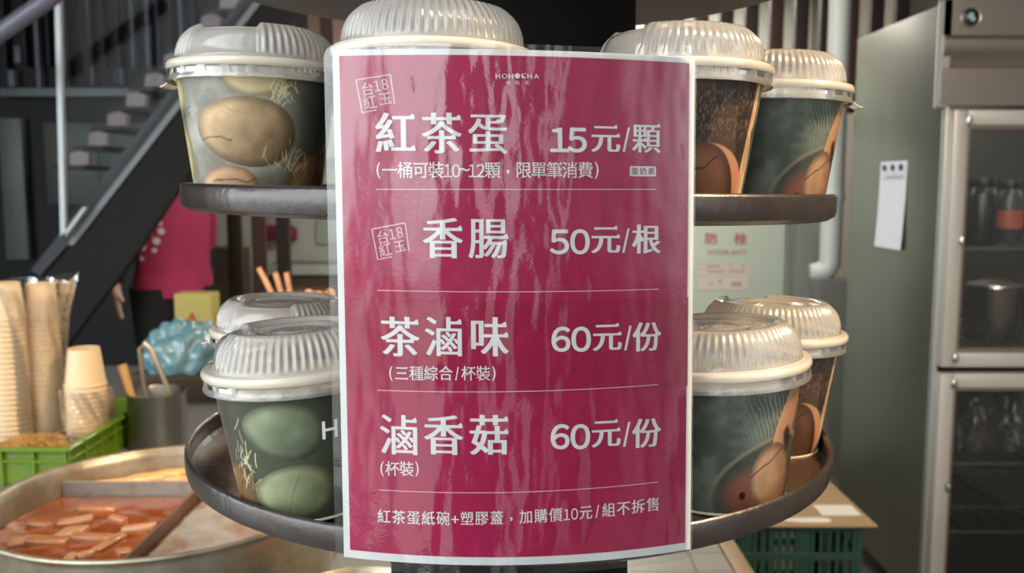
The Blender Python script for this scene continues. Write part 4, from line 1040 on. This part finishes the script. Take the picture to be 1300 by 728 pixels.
# pinkish lit wall patch behind the left slats, white cupboards and shelf boards
bk_y = 6.19
a, b_ = P(268, 120, bk_y - CAM.y), P(440, -120, bk_y - CAM.y)
o = MB().rbox((a.x, bk_y - .03, a.z), (b_.x, bk_y, 3.05), .003).build('wall_panel', mat('pinkish_panel', 'c8a698', .7, 0, .06, 3), None); clean_center(o); tag(o, 'pinkish beige wall panel behind the slats at upper left', 'wall panel', None, 'structure')
cbp = P(420, 300, 5.75); CB = empty('white_cupboard', (cbp.x, cbp.y, 0), label='pale green white cupboard with shelves behind the slats below the upper tray', cat='cupboard')
def cadd(mb, name, m): mb.v = [(x - cbp.x, y - cbp.y, z) for x, y, z in mb.v]; return mb.build(name, m, CB)
CW = mat('pale_cupboard', 'c5cdc4', .5, 0, .05, 5)
g = lambda px, py, d=5.75: P(px, py, d)
A, B_ = g(330, 322), g(560, 200); cadd(MB().rbox((A.x, cbp.y, A.z), (B_.x, cbp.y + .3, B_.z), .004), 'cupboard_body', CW)
A, B_ = g(402, 310), g(470, 230); cadd(MB().rbox((A.x, cbp.y - .018, A.z), (B_.x, cbp.y - .001, B_.z), .006), 'cupboard_door', mat('pale_green_door', 'b7c4b8', .5))
A, B_ = g(340, 348), g(560, 336); cadd(MB().rbox((A.x, cbp.y - .08, A.z), (B_.x, cbp.y + .3, B_.z), .004), 'shelf_board', CW)
A, B_ = g(262, 470), g(560, 351); cadd(MB().rbox((A.x, cbp.y, 0), (B_.x, cbp.y + .3, B_.z), .004), 'lower_carcass', mat('brown_carcass', '7d6a58', .6, 0, .15, 6))
for px in (352, 540):
    A = g(px, 340); cadd(MB().rbox((A.x - .015, cbp.y + .1, A.z), (A.x + .015, cbp.y + .28, g(px, 318).z), .002), 'bracket', CW)
A, B_ = g(268, 420, 5.6), g(318, 314, 5.6); o = MB().rbox((A.x, A.y, 0), (B_.x, A.y + .14, B_.z), .005).build('pale_carton', mat('beige_card', 'a79d86', .7, 0, .1, 8)); clean_center(o); tag(o, 'tall beige carton standing behind the left slats', 'carton')
mc = g(356, 305, 5.712); o = MB().loft([[(mc.x + x, mc.y + y, mc.z + z) for y, z in ((-.03, 0), (.03, 0), (.035, h), (.0, h + .012), (-.035, h))] for x, h in ((-.11, .075), (-.06, .085), (0, .08), (.06, .09), (.10, .065))]).build('magenta_cloth', mat('dark_magenta_cloth', '8c1f4c', .8, 0, .2, 12, .4, 20), None, 80); clean_center(o); tag(o, 'folded dark magenta cloth hanging on the pale cupboard behind the slats', 'cloth')

# ------------------------------------------------------------------ hydrant cabinet, white pipe
hd = 4.55; hyY = CAM.y + hd
h0, h1 = P(760, 470, hd), P(1003, 150, hd)
HC = empty('hydrant_cabinet', ((h0.x + h1.x) / 2, hyY, 0), label='pale green white fire hydrant cabinet with red lettering right of the sign', cat='hydrant cabinet')
def hadd(mb, name, m, sm=35): mb.v = [(x - HC.location.x, y - hyY, z) for x, y, z in mb.v]; return mb.build(name, m, HC, sm)
CG = mat('pale_green_enamel', 'bcc5b5', .4, 0, .05, 4)
hadd(MB().rbox((h0.x, hyY + .004, .0), (h1.x, hyY + .24, h1.z), .008), 'cabinet_body', CG)
hadd(MB().rbox((h0.x + .02, hyY - .012, .48), (h1.x - .008, hyY + .003, h1.z - .02), .004), 'cabinet_door', CG)
hx = P(1006, 330, hd).x
hadd(MB().rbox((hx - .004, hyY - .006, .5), (hx + .012, hyY + .03, h1.z - .05), .003), 'hinge_strip', mat('grey_hinge', '8b948a', .4, .4))
RD = mat('red_lettering', 'b85560', .6)
def flat_text(items, d_y, name, m, parent_add, thick=.0015):
    mb = MB()
    for ch, px, py, h, sty, wx in items:
        v, f, x0, x1, y0, y1 = letters(ch, sty); c = P(px, py, d_y); k = h * d_y / F / (y1 - y0)
        n = len(v); X = [((x - (x0 + x1) / 2) * k * wx + c.x, c.y - ly * .00015, (y - (y0 + y1) / 2) * k + c.z) for x, y, ly in v]
        mb.add(X, f)
    return parent_add(mb, name, m, 0)
dd_ = hd - .0135
flat_text([('消', 860, 303, 15, 'bold', 1.1), ('防', 903, 303, 15, 'bold', 1.1), ('栓', 940, 303, 15, 'bold', 1.1)], dd_, 'lettering', RD, hadd)
flat_text([(c, 901.5 + 7.2 * i, 320.5, 6, 'semi', 1.15) for i, c in enumerate('HYDRANT')], dd_, 'lettering', RD, hadd)
A, B_ = P(884, 369, hd), P(950, 334, hd)
hadd(MB().box((A.x, hyY - .0135, A.z), (B_.x, hyY - .0122, B_.z)), 'notice_sheet', mat('pale_pink_notice', 'c6bfb4', .6))
nm = MB(); rg = random.Random(2)
A1 = lambda px, py: P(px, py, hd - .0145)
for y in (334.5, 341.5, 350, 368):
    a, b2_ = A1(884, y + .6), A1(950, y); nm.box((a.x, hyY - .0142, a.z), (b2_.x, hyY - .0137, b2_.z))
for x in (884, 916, 949.5):
    a, b2_ = A1(x, 368), A1(x + .7, 350); nm.box((a.x, hyY - .0142, a.z), (b2_.x, hyY - .0137, b2_.z))
for x0, x1, y0, y1 in ((897, 914, 337, 339.5), (926, 930, 337, 339.5), (941, 945, 336.5, 340), (898, 920, 344, 346.5), (924, 946, 344, 346.5), (899, 906, 360, 362), (912, 916, 355, 359), (928, 942, 358, 364)):
    a, b2_ = A1(x0, y1), A1(x1, y0); nm.box((a.x, hyY - .0142, a.z), (b2_.x, hyY - .0137, b2_.z))
hadd(nm, 'notice_print', mat('faded_red_print', 'b98a86', .6))
pp = P(1063, 100, 4.5)
zE = P(1063, 345, 4.5).z
PI_ = empty('drain_pipe', (pp.x, pp.y, zE), label='white vertical drain pipe with elbow between the hydrant cabinet and the fridge', cat='pipe')
WP = mat('white_pvc', 'c3c6be', .4, 0, .05, 6)
pr = .052
MB().tube([(0, 0, .06), (0, 0, 3.08 - zE)], pr, 32).build('pipe_run', WP, PI_)
MB().tube([(0, 0, .07), (0, 0, .04), (-.012, .004, .015), (-.045, .012, -.003), (-.09, .02, -.008)], [pr * 1.02, pr * 1.02, pr, pr * .95, pr * .85], 24).build('elbow', WP, PI_)
MB().lathe([(pr, .35), (pr + .006, .352), (pr + .006, .40), (pr, .402)], 32).build('pipe_collar', WP, PI_)
A = P(1003, 400, 4.9)
o = MB().rbox((h1.x + .02, 4.35, 0), (1.75, 4.40, 2.02), .003).build('wall_inner', mat('pale_side_wall', 'e6e9e4', .7, 0, .06, 4), None); clean_center(o); tag(o, kind='structure')
o = MB().prism([(P(1036, 355, 4.4).x, P(1036, 355, 4.4).z), (P(1090, 355, 4.4).x, P(1036, 355, 4.4).z), (P(1090, 355, 4.4).x, .0), (P(1056, 500, 4.4).x, .0)], CAM.y + 4.36, CAM.y + 4.5).build('grey_post', mat('grey_brown_post', '77756d', .6, 0, .1, 5)); clean_center(o); tag(o, 'grey tapering post below the elbow of the drain pipe', 'post')

# ------------------------------------------------------------------ upright stainless fridge
fx, fy0, fy1 = 1.315, CAM.y + 2.78, CAM.y + 3.52; fzt = 2.0; fxr = 2.2
FR = empty('upright_fridge', ((fx + fxr) / 2, (fy0 + fy1) / 2, 0), label='tall stainless steel upright fridge with glass doors at the right', cat='fridge')
def fadd(mb, name, m, sm=35, par=None):
    mb.v = [(x - FR.location.x, y - FR.location.y, z) for x, y, z in mb.v]; return mb.build(name, m, par or FR, sm)
fg = lambda px, py: P(px, py, 2.78)
SS = mat('fridge_side_steel', '8f938b', .33, .9, .12, 3, .04, 30, stretch=(1, 1, .3))
SF = mat('fridge_front_steel', 'a3958b', .26, .75, .12, 5, .03, 60, stretch=(.3, 1, 1))
DKI = mat('dark_fridge_inside', '1d1c1a', .4)
T = .03
zt, zm, zb2 = fg(1200, 138).z, fg(1200, 469).z, .14
mb = MB()
mb.rbox((fx, fy0 + .02, .1), (fx + T, fy1, fzt), .004)
fadd(mb, 'side_panel', SS)
fadd(MB().rbox((fxr - T, fy0 + .02, .1), (fxr, fy1, fzt), .004), 'side_panel', SS)
fadd(MB().box((fx + T, fy1 - .03, .1), (fxr - T, fy1, fzt)).box((fx + T, fy0 + .03, .1), (fxr - T, fy1 - .03, .14)).box((fx + T, fy0 + .03, fzt - .03), (fxr - T, fy1 - .03, fzt)).box((fx + T, fy0 + .06, zm - .02), (fxr - T, fy1 - .03, zm + .02)), 'cabinet_inside', DKI)
xa = fg(1196, 60).x
fadd(MB().rbox((fx + .002, fy0 + .0, zt + .006), (xa, fy0 + .03, fzt), .003).rbox((fx + .002, fy0 + .0, .1), (fx + .018, fy0 + .03, zt + .006), .003), 'corner_trim', mat('grey_corner_trim', 'a4a6a2', .35, .6))
# head panel with a rounded hollow grip
z_ = lambda py: fg(1250, py).z
prof = [(0, fzt), (0, z_(44)), (-.010, z_(46)), (-.018, z_(51)), (-.020, z_(57)), (-.016, z_(63)), (-.006, z_(69)), (.010, z_(76)), (.016, z_(82)), (.006, z_(85)), (-.002, z_(87)), (-.004, z_(110)), (0, z_(134)), (.03, z_(134)), (.03, fzt)]
fadd(MB().loft([[(x, fy0 + y, z) for y, z in prof] for x in (xa + .002, fxr)]), 'head_panel', SF, 25)
bc = fg(1232.5, 22)
MB_ = MB().lathe([(0, .006), (.018, .006), (.024, .004), (.026, 0), (.0, 0)], 40, M=Matrix.Translation((bc.x, fy0, bc.z)) @ Matrix.Rotation(R_(90), 4, 'X'))
bd_ = fadd(MB_, 'badge', mat('dark_badge', '23282a', .25, .3))
Mb = Matrix.Translation((bc.x, fy0 - .0065, bc.z))
fadd(MB().prism([(-.012, .004), (-.004, .013), (.006, .010), (.003, .002), (.012, -.004), (.006, -.013), (-.004, -.010), (-.002, -.003), (-.013, -.004)], -.0015, 0, M=Mb), 'badge_mark', mat('pale_teal_mark', 'a9c4c0', .3, .4), par=None)
fadd(MB().lathe([(.026, .0), (.030, .0), (.031, .0035), (.029, .005), (.026, .004)], 40, close=True, M=Matrix.Translation((bc.x, fy0, bc.z)) @ Matrix.Rotation(R_(90), 4, 'X')), 'badge_ring', mat('pale_ring', 'a19d98', .3, .7))
GLS = film('door_glass', '20221f', .06, .03, gl=1.3)
DF = mat('pale_door_frame', 'bdb5ac', .3, .45, .08, 8)
def door(z0, z1, nm):
    x0, x1 = fg(1198, 300).x, fxr - .006; w = fg(1216, 300).x - x0; wt_, wb_ = .045, .045
    d0, d1 = fy0 - .03, fy0 + .012
    mb = MB()
    # frame bars with a bevelled inner edge
    for (lo, hi) in (((x0, z0), (x0 + w, z1)), ((x1 - w, z0), (x1, z1)), ((x0 + w, z1 - wt_), (x1 - w, z1)), ((x0 + w, z0), (x1 - w, z0 + wb_))):
        mb.rbox((lo[0], d0, lo[1]), (hi[0], d1, hi[1]), .004, 2)
    dr = fadd(mb, nm, DF)
    i0, i1, k0, k1 = x0 + w, x1 - w, z0 + wb_, z1 - wt_
    gb = MB(); t = .012
    for (lo, hi) in (((i0, k0), (i0 + t, k1)), ((i1 - t, k0), (i1, k1)), ((i0 + t, k1 - t), (i1 - t, k1)), ((i0 + t, k0), (i1 - t, k0 + t))):
        gb.rbox((lo[0], d0 + .008, lo[1]), (hi[0], d1 - .006, hi[1]), .002, 1)
    gk = fadd(gb, 'gasket', mat('warm_grey_gasket', '8a7a6a', .35, .6)); gk.parent = dr
    pn = fadd(MB().box((i0 + t, d0 + .016, k0 + t), (i1 - t, d0 + .02, k1 - t)), 'glass_pane', GLS); pn.parent = dr
    for zz in (z0 + .03, (z0 + z1) / 2 + .0, z1 - .03):
        hn = fadd(MB().lathe([(0, -.012), (.008, -.012), (.009, -.009), (.009, .009), (.008, .012), (0, .012)], 20, M=Matrix.Translation((x0 + w * .9, d0 - .006, zz))), 'hinge_pin', M['steel']); hn.parent = dr
    return dr
door(zm + .012, zt - .006, 'door')
door(zb2, zm - .008, 'door')
for zz in (z_(317), zm + .055, .55, .32):
    sm_ = MB()
    for k in range(16): sm_.box((fx + T + .004 + k * .052, fy0 + .07, zz), (fx + T + .007 + k * .052, fy1 - .04, zz + .004))
    for y in (fy0 + .07, fy0 + .3, fy1 - .05): sm_.box((fx + T + .002, y, zz - .005), (fxr - T - .002, y + .005, zz))
    fadd(sm_, 'wire_shelf', M['steel_d'])
# things in the fridge
ptz = zm + .0595
pc = P(1262, 440, 2.98); pt = empty('steel_pot', (pc.x, pc.y + .02, ptz), label='tall stainless pot behind the upper fridge door', cat='pot')
phh = P(1262, 362, 3.0).z - ptz
MB().lathe([(0, 0), (.084, 0), (.088, .004), (.0885, phh - .004), (.092, phh), (.089, phh + .002), (.086, phh - .004), (.085, .006), (0, .006)], 64).build('pot_wall', M['steel'], pt, 45)
MB().lathe([(0, phh + .02), (.03, phh + .018), (.085, phh + .003), (.084, phh + .0025), (0, phh + .014)], 48).build('pot_cover', M['steel_d'], pt, 45)
for i, (px, r, h, c, lab) in enumerate([(1242, .05, .22, '26292a', 'black lidded jar on the upper fridge shelf'), (1287, .045, .21, '3a3f42', 'grey jar with a red label on the upper fridge shelf')]):
    v = P(px, 315, 2.98); j = empty('storage_jar', (v.x, v.y + .05 * i, z_(317) + .0045), label=lab, cat='jar')
    MB().lathe([(0, 0), (r - .004, 0), (r, .005), (r, h * .72), (r * .8, h * .84), (r * .72, h * .86), (0, h * .86)], 40).build('jar_body', mat('jar_' + c, c, .25, 0), j, 45)
    MB().lathe([(0, h * .862), (r * .78, h * .862), (r * .8, h * .87), (r * .8, h * .985), (r * .76, h), (0, h)], 40).build('jar_cap', mat('jar_cap_' + c, '191a1a', .4), j, 45)
    if i: MB().lathe([(r + .0003, .05), (r + .001, .05), (r + .001, .11), (r + .0003, .11)], 40, close=True).build('jar_label', mat('orange_red_label', 'a4523c', .5), j)
v = P(1240, 620, 3.0)
for i, (px, py, r, sh_) in enumerate([(1235, 580, .075, .33), (1285, 592, .08, .33)]):
    v = P(px, py, 3.02)
    o = blob('wrapped_bundle', (v.x, v.y, .5545), r, r * .9, .17, .5, film('grey_wrap', '5b544a', .5, .12, bump=.4, gl=1.6), 60 + i, ['plastic wrapped bundle at left behind the lower fridge door', 'plastic wrapped bundle at right behind the lower fridge door'][i], 'bundle')
# feet and paper note with magnets
for x in (fx + .06, fxr - .06):
    for y in (fy0 + .08, fy1 - .08): fadd(MB().lathe([(0, 0), (.022, 0), (.022, .008), (.012, .014), (.012, .1), (0, .1)], 20, M=Matrix.Translation((x, y, 0))), 'foot', M['steel_d'])
def side_pt(px, py):   # point on the fridge's left side seen at a pixel
    lo, hi = 2.6, 3.8
    for _ in range(50):
        d = (lo + hi) / 2
        if P(px, py, d).x > fx: hi = d
        else: lo = d
    return P(px, py, d)
q = [side_pt(*p_) for p_ in ((1117, 207), (1151, 203), (1149, 318), (1116, 313))]
ya, yb_ = (q[0].y + q[3].y) / 2, (q[1].y + q[2].y) / 2; za, zb_ = (q[0].z + q[1].z) / 2, (q[2].z + q[3].z) / 2
NT = empty('paper_note', (fx - .0006, (ya + yb_) / 2, zb_), label='long white paper note on the fridge side held by three black magnets', cat='note')
yl, H_n = abs(ya - yb_) / 2, za - zb_
rings = []
for t in np.linspace(0, 1, 9):
    z = H_n * t; off = -.0012 - .010 * (1 - t) ** 2
    rings.append([(off, -yl, z), (off, yl, z), (off + .0006, yl, z), (off + .0006, -yl, z)])
MB().loft(rings).build('note_sheet', mat('bluish_white_paper', 'c9ccd2', .6), NT, 30)
lm = MB(); lm.box((-.0020 - .001, -yl * .8, H_n * .80), (-.0018, yl * .75, H_n * .808)); lm.box((-.0085, -.002, H_n * .15), (-.0082, .0, H_n * .16))
for k in range(3): lm.box((-.0026, -yl * .8, H_n * (.825 + .0)), (-.0023, yl * .5, H_n * .833))
lm.build('note_print', mat('grey_note_print', '8d9096', .6), NT)
mg = None
for i, t in enumerate((-.62, .0, .62)):
    o = MB().lathe([(0, .007), (.009, .007), (.0105, .005), (.0105, 0), (0, 0)], 24, M=Matrix.Rotation(R_(-90), 4, 'Y')).build('magnet', mat('black_magnet', '20222a', .4), None)
    o.location = (fx - .0022, (ya + yb_) / 2 - t * yl, zb_ + H_n * .93)
    tag(o, 'round black magnet holding the note on the fridge side, ' + ['furthest back', 'middle one of three', 'nearest the fridge front'][i], 'magnet', 'magnets on the paper note')

# ------------------------------------------------------------------ dark green crates with a cardboard sheet on the floor at right
ck = P(1118, 668, 2.2); cx1_, cyf, czt = ck.x - .02, ck.y, ck.z - .004
DG = mat('dark_green_plastic', '14392a', .45, 0, .2, 8)
cr_h = czt / 2
for lvl, lab in ((0, 'dark green slotted crate on the floor under another crate beside the fridge'), (1, 'dark green slotted crate under the cardboard sheet beside the fridge')):
    z0 = lvl * cr_h + .001
    C_ = empty('slotted_crate', (cx1_ - .24, cyf + .19, z0), label=lab, cat='crate', group='dark green crates beside the fridge')
    crate_parts(C_, cx1_ - .46, cx1_ - .015, cyf + .02, cyf + .36, z0 + .001, z0 + cr_h - .002, DG, 21, 15, True, False)
CBD = mat('corrugated_cardboard', '8f7654', .7, 0, .12, 8)
cbm = MB().rbox((cx1_ - .50, cyf - .004, czt), (cx1_ + .012, cyf + .385, czt + .006), .002, 1)
o = cbm.build('cardboard_sheet', CBD); clean_center(o); tag(o, 'brown cardboard sheet lying on top of the dark green crates', 'cardboard')
WL = mat('white_label', 'c9c6bd', .5)
l0, l1 = PZ(1044, 655, czt + .006), PZ(1080, 642, czt + .006)
o = MB().rbox((l0.x, l0.y, czt + .0063), (l1.x, l1.y, czt + .0072), .0003, 1).build('label_sticker', WL); clean_center(o); tag(o, 'white rectangular label on the cardboard sheet, nearer the fridge', 'label')
l0 = PZ(1022, 661, czt + .006)
o = MB().loft([[(l0.x + .055 * math.cos(a) + (.012 if math.cos(a) > 0 else -.01), l0.y + .016 * math.sin(a) * (1 + .5 * math.cos(a)), z) for a in np.linspace(0, 6.283, 28, endpoint=False)] for z in (czt + .0063, czt + .0073)]).build('paper_scrap', WL); clean_center(o); tag(o, 'white scrap of paper at the front edge of the cardboard sheet', 'paper')

# small tall pot of orange broth between the stew pot and the stand
qx, qy, qr, qz = -.195, .335, .098, .925
sp_ = empty('side_pot', (qx, qy, CZ + .0005), label='small steel pot of orange broth beside the stew pot, under the lower tray', cat='pot')
MB().lathe([(0, 0), (qr - .01, 0), (qr - .004, .006), (qr - .003, qz - CZ - .006), (qr + .003, qz - CZ - .002), (qr + .004, qz - CZ + .001), (qr, qz - CZ + .002), (qr - .005, qz - CZ - .006), (qr - .006, .008), (0, .008)], 72).build('pot_wall', M['potsteel'], sp_, 45)
o = MB().lathe([(0, .1), (qr - .0065, .1), (qr - .0065, .07), (0, .07)], 64).build('orange_broth', mat('orange_broth_liquid', 'c9682a', .15, 0, col2='a04a18', nscale=14, bump=.2, bscale=30, coat=.4), None)
o.location = (qx, qy, CZ); clean_center(o); tag(o, 'orange broth inside the small pot under the lower tray', 'broth', None, 'stuff')
